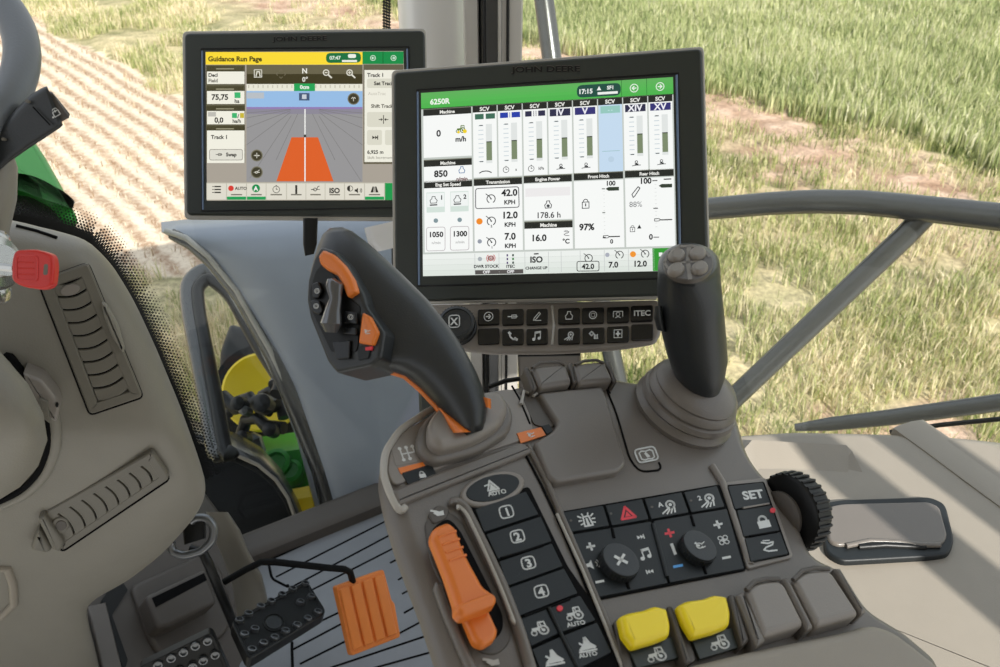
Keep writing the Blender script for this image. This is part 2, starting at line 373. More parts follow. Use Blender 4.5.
# pale edging of the lever plate
p = MB(); p.prism(K, rnd([(432, 414), (402, 432), (390, 450), (387, 472), (394, 486), (450, 464), (534, 436), (528, 400), (512, 388), (476, 394)], 8), 0, .0012, M['taupe_l'], r=.001)
p.tube([K.pt(x, y, .001) for x, y in rnd([(470, 393), (430, 410), (400, 430), (385, 452), (383, 474), (390, 494), (401, 514)], 8)], .0024, M['rimlt'], 10)
p.tube([K.pt(x, y, .0012) for x, y in [(512, 386), (520, 400), (530, 424)]], .0008, M['groove'], 8)
p.build('lever_plate', con, label='pale lever plate with a light rim')
d = MB(); d.prism(K, [(391, 447), (420, 440), (426, 460), (396, 466)], .0012, .0015, M['taupe_l'])
sym(d, K, 'hgate', 408, 453, 9, .0016, M['legend'], KB); d.build('decal', con, label='pale shift pattern decal')
d = MB(); d.prism(K, [(398, 468), (423, 462), (426, 467), (401, 474)], .0012, .0016, M['orange'])
d.prism(K, [(402, 473), (431, 464), (437, 475), (408, 484)], .0012, .0017, M['key']); sym(d, K, 'lock', 422, 474, 4.5, .0018, M['legend'], KB)
d.build('decal', con, label='black park lock decal with an orange strip')
d = MB(); d.prism(K, [(517, 433), (541, 427), (546, 435), (521, 443)], .0012, .002, M['orange'], r=.0002); sym(d, K, 'swirl', 531, 435, 4, .0022, M['legend'], KB)
d.prism(K, [(542, 426), (549, 424), (553, 431), (547, 434)], .0012, .002, M['black']); d.build('decal', con, label='small orange warning decal')
# storage pocket and lid
k = MB(); k.prism(K, rnd([(520, 392), (533, 389), (538, 393), (548, 408), (558, 424), (548, 428), (534, 424)], 3), .0002, .0014, M['taupe_d'], r=.0004)
k.tube([K.pt(x, y, .003) for x, y in [(521, 404), (524, 391), (534, 396), (538, 392)]], .0012, M['rimlt'], 8); k.build('pocket', con, label='dark tray pocket')
k = MB(); k.prism(K, rnd([(538, 392), (603, 385), (612, 414), (627, 463), (620, 471), (556, 482), (548, 476), (534, 442), (552, 431), (558, 423)], [5, 6, 8, 4, 6, 6, 4, 4, 3, 3]), 0, .006, M['taupe'], r=.003)
k.build('storage_lid', con, label='smooth taupe lid with a notched corner')
k = MB(); k.tube([K.pt(x, y, .0003) for x, y in rnd([(605, 386), (616, 412), (630, 460), (640, 472), (664, 470)], 9)], .0008, M['groove'], 8); k.build('seam', con)
k = MB(); k.prism(K, rnd([(634, 450), (656, 446), (659, 459), (638, 463)], 5), .0003, .0006, M['taupe'])
k.stroke(K, rnd([(634, 450), (654, 446), (659, 459), (639, 463)], 4), 1.6, .0008, M['legend'], closed=True); sym(k, K, 'book', 647, 455, 7, .0008, M['legend'], KB); k.build('decal', con, label='white book symbol')
# rear thumb levers
def paddle(cheekL, cover, cheekR, top, lab, mc='taupe'):
    q = MB(); q.prism(K, rnd(cover, 4), .0, .011, M['taupe'], r=.004, seg=5)
    q.tube([K.pt(x, y, .0115) for x, y in top], .0012, M['taupe_d'], 8)
    o = q.build('thumb_lever', con, label=lab)
    for c in (cheekL, cheekR):
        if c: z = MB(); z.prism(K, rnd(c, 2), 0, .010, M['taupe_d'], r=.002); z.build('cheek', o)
paddle([(524, 367), (529, 366), (538, 388), (533, 390)], [(531, 366), (566, 362), (573, 382), (540, 387)], [(568, 362), (573, 362), (578, 382), (574, 383)], [(532, 368), (540, 363), (558, 362), (565, 365)], 'grey thumb lever behind the notched lid')
paddle(None, [(573, 363), (605, 360), (614, 380), (579, 383)], [(606, 360), (611, 361), (618, 381), (614, 382)], [(575, 365), (584, 361), (596, 360), (604, 363)], 'grey thumb lever nearer the joystick')
# keypad column
pad = MB(); pad.prism(K, rnd([(470, 506), (529, 486), (568, 566), (592, 600), (622, 676), (532, 700), (505, 592)], 4), .0002, .001, M['groove'], r=.0005); pad.build('keypad_bed', con)
def button(poly, lab=None, r=.0008, h=.003, m='key', draw=None, h0=.0008, rr=1.5):
    q = MB(); q.prism(K, rnd(poly, rr), h0, h, M[m], r=r, seg=2)
    if draw: draw(q, h + .0001)
    return q.build('button', con, label=lab)
def num(t, x, y):
    def f(q, h):
        bx = rnd([(x - 7.5, y - 4.5), (x + 5, y - 7.5), (x + 8.5, y + 4), (x - 4.5, y + 7)], 4)
        q.stroke(K, bx, 1.4, h, M['legend'], closed=True); q.text(K, t, x + .3, y, 12.5, h, M['legend'], KB[0], KB[1], .035)
    return f
button([(475, 509), (526, 491), (539, 514), (484, 532)], 'black button marked 1', draw=num('1', 506, 512))
button([(486, 534), (541, 516), (552, 541), (498, 559)], 'black button marked 2', draw=num('2', 517, 536.5))
button([(499, 561), (552, 543), (563, 566), (507, 586)], 'black button marked 3', draw=num('3', 528, 563))
button([(508, 588), (564, 568), (578, 593), (519, 616)], 'black button marked 4', draw=num('4', 541, 591.5))
k = MB(); k.tube([K.pt(x, y, .0032) for x, y in [(501, 558), (522, 552), (543, 545)]], .0007, M['groove'], 8); k.tube([K.pt(x, y, .0032) for x, y in [(524, 616), (549, 607), (570, 599)]], .0007, M['groove'], 8); k.build('slot', con)
def two(sy, x, y, s, led=None, txt=None):
    def f(q, h):
        sym(q, K, sy, x, y, s, h, M['legend'], KB)
        if led: q.prism(K, ell(led[0], led[1], 3.2, 3), h - .001, h + .0006, M['red'], r=.0004)
        if txt: q.text(K, 'AUTO', x + 2, y + 9.5, 6.5, h, M['legend'], KB[0], KB[1], .03)
    return f
button([(519, 619), (546, 608), (559, 633), (531, 646)], 'black button with a white tractor', draw=two('tractor', 539, 629, 9))
button([(550, 606), (580, 595), (596, 620), (562, 632)], 'black button with a tractor, AUTO and a red lamp', draw=two('tractor', 574, 614, 8.5, (560, 608), 'A'))
button([(532, 649), (561, 636), (576, 668), (545, 682)], 'black button with a terrain symbol', draw=two('float', 553, 658, 10))
button([(564, 635), (597, 622), (612, 652), (580, 668)], 'black button with a terrain symbol over AUTO', draw=two('float', 586, 645, 9.5, None, 'A'))
k = MB(); k.tube([K.pt(x, y, .0032) for x, y in [(549, 608), (562, 636), (578, 668)]], .0013, M['key'], 8); k.build('keypad_rib', con)
# oval button
k = MB(); k.prism(K, ell(493, 488, 33, 16.5, -15), .0005, .003, M['taupe_l'], r=.002); k.build('button_bezel', con, label='pale oval bezel')
def au(q, h): sym(q, K, 'bell', 492, 486, 7, h, M['legend'], KB); q.text(K, 'AUTO', 497, 492.5, 6.5, h, M['legend'], KB[0], KB[1], .03)
button(ell(493, 487.5, 27.5, 12.5, -15), 'black oval button with arrow and AUTO', h0=.001, h=.0036, draw=au, rr=0)
# throttle
t = MB(); t.prism(K, rnd([(424, 520), (445, 508), (462, 520), (482, 560), (508, 612), (512, 640), (498, 655), (478, 652), (455, 612), (430, 560)], 9), 0, .0012, M['taupe_d'], r=.001)
t.prism(K, rnd([(430, 530), (448, 517), (460, 530), (503, 615), (503, 632), (486, 646), (470, 638), (440, 575)], 8), .001, .0016, M['groove'])
for x, y in ((437, 556), (441, 566), (446, 577), (451, 588), (456, 599)): t.prism(K, [(x - 3, y - 1), (x + 6, y - 4), (x + 8, y), (x - 1, y + 3)], .0014, .0026, M['taupe_d'], r=.0004)
t.tube([K.pt(x, y, .002) for x, y in rnd([(452, 500), (464, 506), (480, 538), (500, 580), (520, 632), (534, 680)], 14)], .0034, M['taupe'], 12)
t.tube([K.pt(x, y, .0055) for x, y in rnd([(456, 504), (466, 512), (482, 545), (500, 586), (517, 630)], 14)], .0011, M['rimlt'], 8)  # pale line painting the highlight along the ridge
t.tube([K.pt(x, y, .001) for x, y in rnd([(436, 584), (446, 612), (462, 650), (476, 680)], 8)], .003, M['taupe'], 12)
tb = t.build('throttle_gate', con)
k = MB(); k.prism(K, rnd([(428, 514), (438, 504), (450, 508), (447, 518), (433, 524)], 4), 0, .0024, M['taupe_d'], r=.001); sym(k, K, 'rabbit', 438, 513, 6.5, .0026, M['legend'], KB); k.build('decal', con, label='small rabbit speed mark'); k = MB()
sym(k, K, 'rabbit', 492, 662, 8, .0016, M['rimlt'], KB); k.build('decal', con, label='small tortoise speed mark')
t = MB()
t.prism(K, rnd([(464, 615), (488, 606), (499, 630), (496, 638), (484, 645), (475, 641)], 4), .005, .011, M['orange'], r=.003)
t.prism(K, rnd([(431, 535), (434, 526), (448, 520), (456, 525), (466, 552), (484, 585), (494, 592), (498, 600), (489, 608), (462, 617), (456, 611), (456, 602), (446, 572)], 4), .011, .018, M['orange'], r=.004)
t.prism(K, rnd([(456, 604), (492, 590), (498, 597), (496, 603), (464, 615), (457, 611)], 4), .014, .022, M['orange'], r=.003)
for i in range(4):
    y = 533 + i * 8; x = 448 + i * 3.4
    t.tube([K.pt(x - 9, y + 4, .0178), K.pt(x, y, .0183), K.pt(x + 8, y - 2, .0178)], .0008, M['orange'], 8)
t.build('throttle_lever', con, label='orange hand throttle lever')
# right button field
k = MB(); k.prism(K, rnd([(557, 512), (720, 484), (729, 508), (747, 570), (597, 600), (567, 533)], 3), .0002, .0012, M['groove'], r=.0005); k.build('button_bed', con)
seps = [(559.5, 512.5, 568, 532), (604.5, 505, 611, 525.5), (643.5, 498.5, 650.5, 519), (683, 491.7, 690.5, 512.3), (718.5, 485.5, 726.5, 506.5)]
def dr(sy, x, y, s, mm='legend', let=None):
    def f(q, h):
        sym(q, K, sy, x, y, s, h, M[mm], KB)
        if let: q.text(K, let, x - 7.5, y - 2, 7, h, M['legend'], KB[0], KB[1], .03)
        q.prism(K, ell(x - 16, y + .5, 1.4, 1.2, 0, 10), h - .0002, h + .0001, M['taupe_d'])
    return f
IC = [dr('beacon', 587, 520, 8), dr('tri', 627, 513, 7.5, 'red'), dr('light', 668, 506.5, 8, 'legend', 'A'), dr('light', 707, 500, 8, 'legend', '2')]
LB = ['black button with a white beacon', 'black button with a red hazard triangle', 'black button with a work light', 'black button with a second work light']
for i in range(4):
    a, c = seps[i], seps[i + 1]
    button([(a[0] + 1, a[1]), (c[0] - 1.5, c[1]), (c[2] - 1.5, c[3]), (a[2] + 1, a[3])], LB[i], draw=IC[i], h=.0028)
def lp(q, h):
    for s_, x, y, z in (('plus', 590.7, 546.5, 4.2), ('minus', 599.8, 581.5, 4), ('speaker', 592.5, 564.5, 6.5), ('next', 640.5, 537, 3.6), ('note', 645.5, 554, 6.5), ('prev', 650, 571.5, 3.6)): sym(q, K, s_, x, y, z, h, M['legend'], KB)
def rp_(q, h):
    sym(q, K, 'plus', 669.6, 533, 4.5, h, M['red'], KB); sym(q, K, 'bar', 673.5, 549, 6, h, M['legend'], KB); sym(q, K, 'minus', 678, 566, 4.5, h, M['blue'], KB)
    sym(q, K, 'plus', 718, 524.5, 4.2, h, M['legend'], KB); sym(q, K, 'fan', 723.5, 540, 6, h, M['legend'], KB); sym(q, K, 'minus', 726.5, 557.5, 4, h, M['legend'], KB)
button([(570, 534.5), (651, 521), (668, 583), (598.5, 597)], 'black audio button pad', draw=lp, h=.0026)
button([(653.5, 520.5), (727, 508.5), (744.5, 568.5), (670, 582.5)], 'black climate button pad', draw=rp_, h=.0026)
k = MB(); k.tube([K.pt(x, y, .003) for x, y in [(653, 524), (660, 550), (667, 577)]], .0014, M['key'], 8); k.build('pad_rib', con)
for a in ([(612, 529), (614, 538)], [(626, 581), (629, 589)], [(691, 516), (694, 526)], [(703, 566), (706, 574)]): k = MB(); k.tube([K.pt(x, y, .0026) for x, y in a], .0011, M['groove'], 8); k.build('slot', con)
def dial(x, y, r, sy, lab):
    o = K.pt(x, y, .0026); R_ = r * .56 / 850
    o = K.pt(x, y, .009) - K.n * .0065
    q = MB(); q.lathe(o, K.n, [(R_, 0), (R_, .0055), (R_ * .96, .0068), (R_ * .9, .007), (.0001, .0068)], M['soft'], 40, xdir=K.e1)
    for i in range(36):
        a = 2 * math.pi * i / 36; v = K.e1 * math.cos(a) + K.e2 * math.sin(a)
        q.tube([o + v * R_ + K.n * .001, o + v * R_ + K.n * .0052], .00045, M['soft'], 6)
    sym(q, K, sy, x, y, 5.6, .0098, M['legend'], KB); return q.build('dial', con, label=lab)
dial(621, 559.5, 19, 'x', 'black dial marked with an X')
dial(700, 545.5, 18.5, 'swirl', 'black dial marked with an airflow swirl')
# SET panel
k = MB(); k.prism(K, rnd([(724, 482), (766, 477), (794, 557), (748, 569)], 4), 0, .0022, M['taupe_l'], r=.001)
k.prism(K, rnd([(727, 485), (764, 481.5), (790, 555), (750, 563)], 2), .002, .0026, M['groove']); k.build('button_frame', con, label='pale frame around the SET buttons')
button([(728, 486), (763, 482), (771, 503), (735, 509)], 'black button marked SET', h=.0045, h0=.002, draw=lambda q, h: q.text(K, 'SET', 753, 494.5, 13, h, M['legend'], (1, -.12), (-.3, -.85), .04))
def lk(q, h): sym(q, K, 'lock', 763, 521, 8.5, h, M['legend'], KB); q.prism(K, ell(773, 510, 2.8, 2.6), h - .001, h + .0006, M['red'], r=.0004)
button([(737, 510), (771.5, 504.5), (780, 530), (744, 536.5)], 'black button with a padlock and red lamp', h=.0045, h0=.002, draw=lk)
button([(745, 538), (780.5, 531.5), (788.5, 553.5), (751, 561.5)], 'black button with a hand symbol', h=.0045, h0=.002, draw=lambda q, h: sym(q, K, 'pour', 769, 546, 7.5, h, M['legend'], KB))
k = MB(); k.tube([K.pt(x, y, .005) for x, y in [(743, 508), (769, 503.5)]], .0007, M['taupe_l'], 8); k.tube([K.pt(x, y, .0047) for x, y in [(750, 536), (777, 531.5)]], .0007, M['groove'], 8); k.build('slot', con)
# knurled wheel with its fairing
U = cv(.834, .0324, -.51).normalized()
c0 = W(796, 511, .64)
k = MB(); R_ = .0285
k.lathe(c0 - U * .012, U, [(R_ * .6, -.002), (R_ * .93, 0), (R_, .002), (R_, .015), (R_ * .95, .018), (R_ * .7, .020), (.0001, .020)], M['black'], 56, xdir=K.n)
o_ = k.build('knurled_wheel', con, label='black ribbed side wheel')
k = MB(); x_ = K.n; y_ = U.cross(x_)
for i in range(30):
    a = 2 * math.pi * i / 30; v = x_ * math.cos(a) + y_ * math.sin(a)
    k.tube([c0 + v * R_ - U * .010, c0 + v * (R_ + .0008), c0 + v * R_ + U * .004], .0013, M['black'], 8)
k.build('rib_ring', o_)
k = MB(); k.lathe(c0 - U * .0185 - K.n * .003, U, [(R_ * .2, -.002), (R_ * .55, 0), (R_ * .66, .002), (R_ * .66, .0045), (R_ * .6, .006)], M['taupe_d'], 48, xdir=K.n); k.build('wheel_hub', con, label='hub boss of the ribbed wheel')
# yellow levers
def ylever(yel, frame, right, lp_, tx, ty, lab, sy):
    q = MB(); q.prism(K, rnd(frame, 3), 0, .004, M['taupe_d'], r=.001); q.prism(K, rnd(right, 2), 0, .010, M['taupe_d'], r=.002)
    q.prism(K, lp_, .003, .0055, M['bezel'], r=.0004); sym(q, K, sy, tx, ty, 9.5, .0057, M['legend'], KB)
    o = q.build('lever_frame', con)
    q = MB(); q.prism(K, rnd(yel, 3), .008, .014, M['yellow'], r=.004, seg=5)
    a, b_, c_, d_ = yel[0], yel[3], yel[4], yel[-1]
    q.build('detent_lever', con, label=lab)
    return o
ylever([(620, 615), (629, 611), (645, 608), (655, 604), (668, 607), (672, 624), (671, 634), (655, 640), (634, 646), (624, 633)], [(614, 621), (620, 617), (640, 690), (628, 690), (622, 660)], [(668, 605), (673, 605), (692, 662), (686, 664), (676, 634)],
       [(629, 649), (675, 636), (685, 656), (637, 668)], 656, 655, 'yellow detent lever next to the keypad', 'tractor')
ylever([(678, 604), (688, 599), (704, 597), (715, 593), (728, 595), (732, 612), (731, 624), (716, 630), (694, 636), (685, 622)], [(672, 611), (678, 607), (697, 660), (690, 664), (680, 640)], [(729, 594), (735, 593), (750, 640), (743, 646), (735, 622)],
       [(692, 640), (737, 626), (746, 645), (700, 659)], 719, 643, 'yellow detent lever next to the taupe covers', 'tractor')
def cover(poly, chk, top, lab):
    q = MB(); q.prism(K, rnd(poly, 5), 0, .014, M['taupe_l'], r=.0045, seg=5); q.tube([K.pt(x, y, .0135) for x, y in top], .0016, M['taupe_d'], 8)
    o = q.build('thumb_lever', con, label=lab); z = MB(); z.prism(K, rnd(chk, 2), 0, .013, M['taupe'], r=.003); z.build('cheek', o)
cover([(746, 588), (756, 581), (777, 578), (786, 584), (806, 624), (764, 637)], [(782, 577), (789, 576), (815, 627), (808, 630)], [(746, 590), (754, 582), (766, 579), (779, 579)], 'taupe thumb lever beside the second yellow lever')
cover([(793, 578), (805, 570), (826, 568), (834, 573), (861, 614), (818, 626)], [(834, 567), (841, 567), (868, 611), (862, 614)], [(793, 580), (802, 571), (815, 568), (829, 569)], 'taupe thumb lever at the outer edge of the console')
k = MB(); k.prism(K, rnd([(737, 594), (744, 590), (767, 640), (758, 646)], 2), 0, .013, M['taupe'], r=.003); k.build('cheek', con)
# arm pad
k = MB(); k.prism(K, rnd([(600, 690), (630, 676), (755, 646), (845, 628), (872, 620), (893, 626), (912, 640), (940, 662), (960, 700)], [2, 6, 10, 10, 12, 14, 10, 6, 2]), -.01, .012, M['sand'], r=.009, seg=5); k.build('arm_pad', con, label='sand coloured soft arm pad')

# ------------------------------------------------------------------ joystick
js = thing('joystick', 'upright black joystick with four grey thumb pads on a ribbed taupe boot', 'joystick', K.pt(690, 402, 0))
bo = K.pt(682, 411, .0)
q = MB(); q.lathe(bo, K.n, [(.0405, -.002), (.0415, .004), (.0385, .0075), (.0380, .009), (.0400, .0115), (.0385, .0155), (.0365, .0165), (.0375, .019), (.0360, .023), (.034, .0245), (.0345, .0265), (.031, .031), (.021, .0345), (.016, .036), (.0001, .036)], M['taupe'], 56, xdir=K.e1)
q.build('boot', js)
TP = Pl.three(W(689, 245, .648), W(660, 283, .594), W(718, 283, .594))
rings = []
nn = 40
def top(a, b, dy=0, h=0): return [TP.pt(689 + a * math.cos(t), 263 - b * math.sin(t) + dy, h) for t in [2 * math.pi * i / nn for i in range(nn)]]
rings.append(top(10, 6)); rings.append(top(24, 16, 0, .0)); rings.append(top(28.5, 20, .5, -.003)); rings.append(top(31, 22, 2, -.008))
hz = cv(0, .53, -.848)
for lx, rx, y, d_, t_ in [(657.5, 721.5, 292, .632, .027), (659, 723.5, 312, .640, .027), (662, 725.5, 335, .648, .0265), (667, 727, 355, .654, .026), (673, 724, 372, .66, .025), (679, 720, 384, .665, .021), (684, 716, 393, .67, .017), (685, 715, 400, .672, .015)]:
    L, Rr = W(lx, y, d_), W(rx, y, d_); mid = (L + Rr) / 2; hh = (Rr - L) / 2; ax = hz * .8 + cv(0, .25, 0)
    rings.append([mid + hh * math.cos(t) + hz * t_ * math.sin(t) for t in [2 * math.pi * i / nn for i in range(nn)]])
q = MB(); q.rings(rings, M['soft']); g = q.build('grip', js, smooth=60)
q = MB(); q.lathe(W(690, 392, .672), K.n, [(.028, -.008), (.0265, -.001), (.0235, .003), (.016, .004)], M['black'], 40, xdir=K.e1); q.build('collar', js)
q = MB(); q.prism(TP, ell(688.5, 262, 25, 17.5), -.002, .0015, M['taupe_d'], r=.001); 
q.stroke(TP, [(689, 247), (688, 262), (690, 278)], 4.5, .0018, M['grip_top']); q.stroke(TP, arc(688.5, 262, 21, 200, 340)[:0] + [(668, 268), (664, 262), (670, 252), (680, 246.5), (692, 245.5), (703, 249), (709, 256)], 2.6, .0018, M['grip_top']); q.stroke(TP, [(675, 263), (702, 261)], 2, .0018, M['grip_top'])
q.build('thumb_plate', js)
for x, y, lab in ((677, 252.5, 0), (698, 250.5, 0), (676.5, 266.5, 0), (700, 265, 0)):
    q = MB(); q.prism(TP, ell(x, y, 8.8, 5.6, -8), .001, .0052, M['grip_top'], r=.003, seg=4); q.build('thumb_button', js)
q = MB(); q.LR([(655, 306, 662, 306, .625, .004), (654, 318, 663, 318, .63, .006), (657, 330, 666, 332, .635, .004)], M['soft'], 14); q.build('trigger', js)

# ------------------------------------------------------------------ multi function drive lever
dl = thing('drive_lever', 'large curved black drive lever with orange switches on its head', 'control lever', K.pt(468, 432, 0))
q = MB()
q.prism(K, rnd([(418, 428), (434, 408), (490, 392), (508, 398), (515, 415), (511, 430), (482, 449), (434, 462), (417, 449)], 12), 0, .008, M['taupe'], r=.004)
q.prism(K, rnd([(429, 418), (443, 402), (488, 388), (505, 392), (511, 408), (502, 423), (475, 439), (441, 447), (430, 438)], 14), .006, .017, M['taupe_l'], r=.006, seg=4)
q.build('boot', dl)
S = [(330, 228, 342, 227, .655, .010), (323, 234, 352, 231, .652, .018), (317, 248, 368, 243, .648, .024), (311, 270, 386, 259, .642, .028), (308, 292, 402, 274, .637, .030), (312, 316, 414, 286, .632, .031),
     (322, 344, 428, 300, .626, .031), (337, 371, 440, 315, .620, .030), (362, 371, 450, 328, .616, .029), (386, 370, 459, 341, .612, .028), (405, 376, 468, 356, .608, .027), (421, 389, 476, 371, .604, .025), (436, 405, 483, 388, .600, .024), (447, 420, 487, 405, .597, .022), (456, 431, 486, 420, .594, .021), (462, 437, 483, 430, .592, .017)]
S = [(a, b_, c_, d_, e_ - .024, f_) for a, b_, c_, d_, e_, f_ in S]
q.__init__(); q.LR(S, M['soft'], 40, 2.3); q.build('grip', dl, smooth=60)
q = MB(); q.tube([W(x, y + 1, d_ - .028) for x, y, d_ in [(386, 369, .612), (405, 375, .608), (421, 389, .604), (436, 405, .600), (447, 420, .597)]] , .0022, M['orange'], 10)
q.LR([(438, 408, 442, 408, .573, .01), (444, 426, 462, 420, .568, .016), (450, 433, 474, 432, .562, .017)], M['orange'], 20)
q.build('underside_trim', dl, label='orange trim along the underside')
q = MB(); q.LR([(480, 396, 491, 399, .573, .01), (482, 405, 491, 409, .571, .008)], M['orange'], 14, 3); q.build('side_trim', dl, label='small orange tab at the base')
# button face on the lever head
H = Pl.three(W(322, 255, .588), W(312, 330, .578), W(378, 345, .554))
head = rnd([(313, 258), (320, 246), (333, 250), (346, 264), (362, 292), (366, 306), (384, 332), (380, 358), (369, 366), (336, 373), (327, 362), (309, 317), (306, 300), (307, 280)], 3)
q = MB(); q.prism(H, head, -.034, 0, M['soft'], r=.003)
q.prism(H, rnd([(316, 270), (324, 262), (338, 280), (352, 300), (360, 306), (358, 345), (356, 352), (331, 352), (312, 312), (309, 292)], 3), 0, .0008, M['black'], r=.0004); face_ = q.build('switch_panel', dl)
def hsw(name, poly, m, h1, lab=None, r=.0015, draw=None, rr=2):
    z = MB(); z.prism(H, rnd(poly, rr), 0, h1, M[m], r=r)
    if draw: draw(z, h1 + .0001)
    z.build(name, dl, label=lab)
hsw('rocker_switch', [(317, 256), (322, 249), (331, 253), (342, 264), (351, 278), (355, 291), (346, 297), (341, 284), (336, 275), (326, 270), (319, 264)], 'orange', .006, 'orange double rocker switch', .003)
hsw('button', [(362, 312), (369, 316), (377, 332), (372, 345), (358, 343)], 'orange', .004, 'orange diamond shaped button', .0015, lambda z, h: sym(z, H, 'swirl', 367, 332, 3.5, h, M['legend']))
hsw('indicator', [(365, 347), (372, 346), (371, 350), (365, 350.5)], 'red', .002, 'tiny red lamp', .0004, rr=.5)
hsw('button', [(358, 346), (371, 345), (368, 358), (358, 360)], 'key', .0015, 'square black button by the red lamp', .0005, rr=1)
hsw('button', [(332, 342), (350, 340), (349, 358), (336, 359)], 'keyg', .003, 'plain square black button', .0006, rr=1)
hsw('button', [(311, 284), (318, 281), (322, 290), (318, 298), (312, 298)], 'keyg', .004, 'small black button above its twin', .001, lambda z, h: sym(z, H, 'ring', 317, 291, 3.2, h, M['legend']))
hsw('button', [(310, 300), (319, 300), (323, 310), (318, 315), (311, 311)], 'keyg', .004, 'small black button below its twin', .001, lambda z, h: sym(z, H, 'ring', 316, 306, 3.2, h, M['legend']))
hsw('button', [(344, 310), (356, 312), (357, 324), (343, 323)], 'keyg', .004, 'small black button beside the orange diamond', .001, lambda z, h: sym(z, H, 'ring', 350.5, 317, 3.4, h, M['legend']))
hsw('button', [(343, 327), (356, 327), (356, 335), (343, 334)], 'keyg', .004, 'narrow black button', .001)
z = MB(); z.LR([(327, 279, 335, 278, .572, .003), (325, 286, 344, 284, .570, .006), (329, 298, 342, 298, .567, .0045), (324, 311, 341, 311, .564, .005), (320, 323, 342, 324, .561, .007), (325, 332, 338, 333, .560, .003)], M['smoke'], 20); z.build('thumb_switch', dl, label='smoked clear thumb switch')
# ------------------------------------------------------------------ monitors
def monitor(outer, d0, scr, pale, logo, lab, thick=.030, rr=6, lip=2.0):
    pl = Pl.quad(outer, d0)
    o = thing('monitor', lab, 'monitor', pl.pt(sum(p[0] for p in outer) / 4, sum(p[1] for p in outer) / 4, -thick))
    q = MB(); q.prism(pl, rnd(outer, rr, 6), -thick, -.003, M['rimlt'], r=.0015, flare=-.012)
    q.build('housing', o, label='pale rear housing')
    q = MB(); q.prism(pl, rnd([(x + sx * 1.8, y + (1.8 if sy > 0 else -lip)) for (x, y), (sx, sy) in zip(outer, ((1, 1), (-1, 1), (-1, -1), (1, -1)))], rr, 6), -.006, 0, M['bezel'], r=.003)
    q.ring(pl, [(scr[0][0] - 5, scr[0][1] - 4), (scr[1][0] + 6, scr[1][1] - 5), (scr[2][0] + 6, scr[2][1] + 8), (scr[3][0] - 6, scr[3][1] + 11)], .0016, -.001, .0008, M['black'], .0003)
    for a, b_ in (((scr[0][0] - 3.3, scr[0][1] - 1), (scr[3][0] - 4, scr[3][1] + 9)), ((scr[1][0] + 3.6, scr[1][1] - 2), (scr[2][0] + 3.6, scr[2][1] + 6))):
        q.tube([pl.pt(*a, .0002), pl.pt(*b_, .0002)], .0011, M['edge'], 8)
    x, y, s = logo; q.text(pl, 'JOHN DEERE', x, y, s, .0005, M['black'], (1.25, -.02), (0, -.85), .02)
    q.text(pl, 'JOHN DEERE', x, y - .6, s, .0003, M['taupe_d'], (1.25, -.02), (0, -.85), .02)
    q.build('bezel', o)
    return pl, o
M['edge'] = mat('screen_edge_blue', (104, 124, 152), .3)
# right monitor
RS = [(421, 93), (673, 77), (677, 270.5), (423, 276)]
pl, mon = monitor([(391, 70), (704, 46), (711, 297), (393, 303.5)], .80, RS, None, (546, 69, 9.5), 'larger near monitor with machine gauges and a green header, behind the black joystick')
def DU(u, v):
    a = [RS[0][i] * (1 - u) + RS[1][i] * u for i in (0, 1)]; b_ = [RS[3][i] * (1 - u) + RS[2][i] * u for i in (0, 1)]
    return (a[0] * (1 - v) + b_[0] * v, a[1] * (1 - v) + b_[1] * v)
q = MB(); q.face(pl, [DU(0, 0), DU(1, 0), DU(1, 1), DU(0, 1)], .0006, E(196, 202, 196))
def bx(u0, v0, u1, v1, c, h=.0008): q.face(pl, [DU(u0, v0), DU(u1, v0), DU(u1, v1), DU(u0, v1)], h, E(*c))
def tx(t, u, v, s, c=(30, 32, 34), h=.0013, bold=.0358, al='CENTER'):
    x, y = DU(u, v); q.text(pl, t, x, y, s, h, E(*c), (1, -.06 + .04 * v), (0, -1), bold, al)
def ic(n, u, v, s, c=(40, 42, 44), h=.0012): x, y = DU(u, v); sym(q, pl, n, x, y, s, h, E(*c), ((1, -.05), (0, -1)))
def cir(u, v, r, c, h=.0011): x, y = DU(u, v); q.face(pl, ell(x, y, r, r, 0, 18), h, E(*c))
def hdr(u0, v0, u1, t, s=4.5):
    bx(u0, v0 - .004, u1, v0 + .030, (38, 40, 36)); bx(u0, v0 - .009, u1, v0 - .004, (120, 122, 108)); tx(t, (u0 + u1) / 2, v0 + .013, s, (236, 236, 230), bold=.035)
for i in range(6):
    c = (96 - i * 4, 176 + i * 2 - (i > 3) * 6, 92 - i * 3); bx(0, i * .0145, 1, (i + 1) * .0145, c)
bx(0, .085, 1, .09, (30, 44, 34))
tx('6250R', .075, .052, 7.5, (240, 246, 236), bold=.03)
x, y = DU(.705, .045); q.face(pl, rnd([(x - 22, y - 5), (x + 22, y - 7.5), (x + 22, y + 5), (x - 22, y + 7.5)], 6), .0009, E(34, 78, 66))
tx('17:15', .652, .046, 6.5, (235, 240, 236)); tx('SF1', .75, .034, 5, (235, 240, 236)); bx(.70, .055, .78, .068, (236, 240, 236), .0012)
ic('tri_f', .706, .035, 2.5, (236, 240, 236))
for u in (.795, .895): bx(u - .001, 0, u + .001, .085, (40, 110, 48), .001)
ic('arl', .845, .045, 4.6, (230, 240, 228)); ic('arr', .948, .045, 4.6, (230, 240, 228))
W_ = (246, 248, 246)
hdr(.008, .097, .198, 'Machine'); bx(.008, .127, .198, .355, W_); tx('0', .068, .225, 9, bold=.03); ic('tractor', .155, .21, 4.6, (90, 120, 40)); tx('m/h', .155, .262, 7)
cir(.147, .225, 1.4, (240, 210, 40), .0014); cir(.172, .222, 2, (240, 210, 40), .0014)
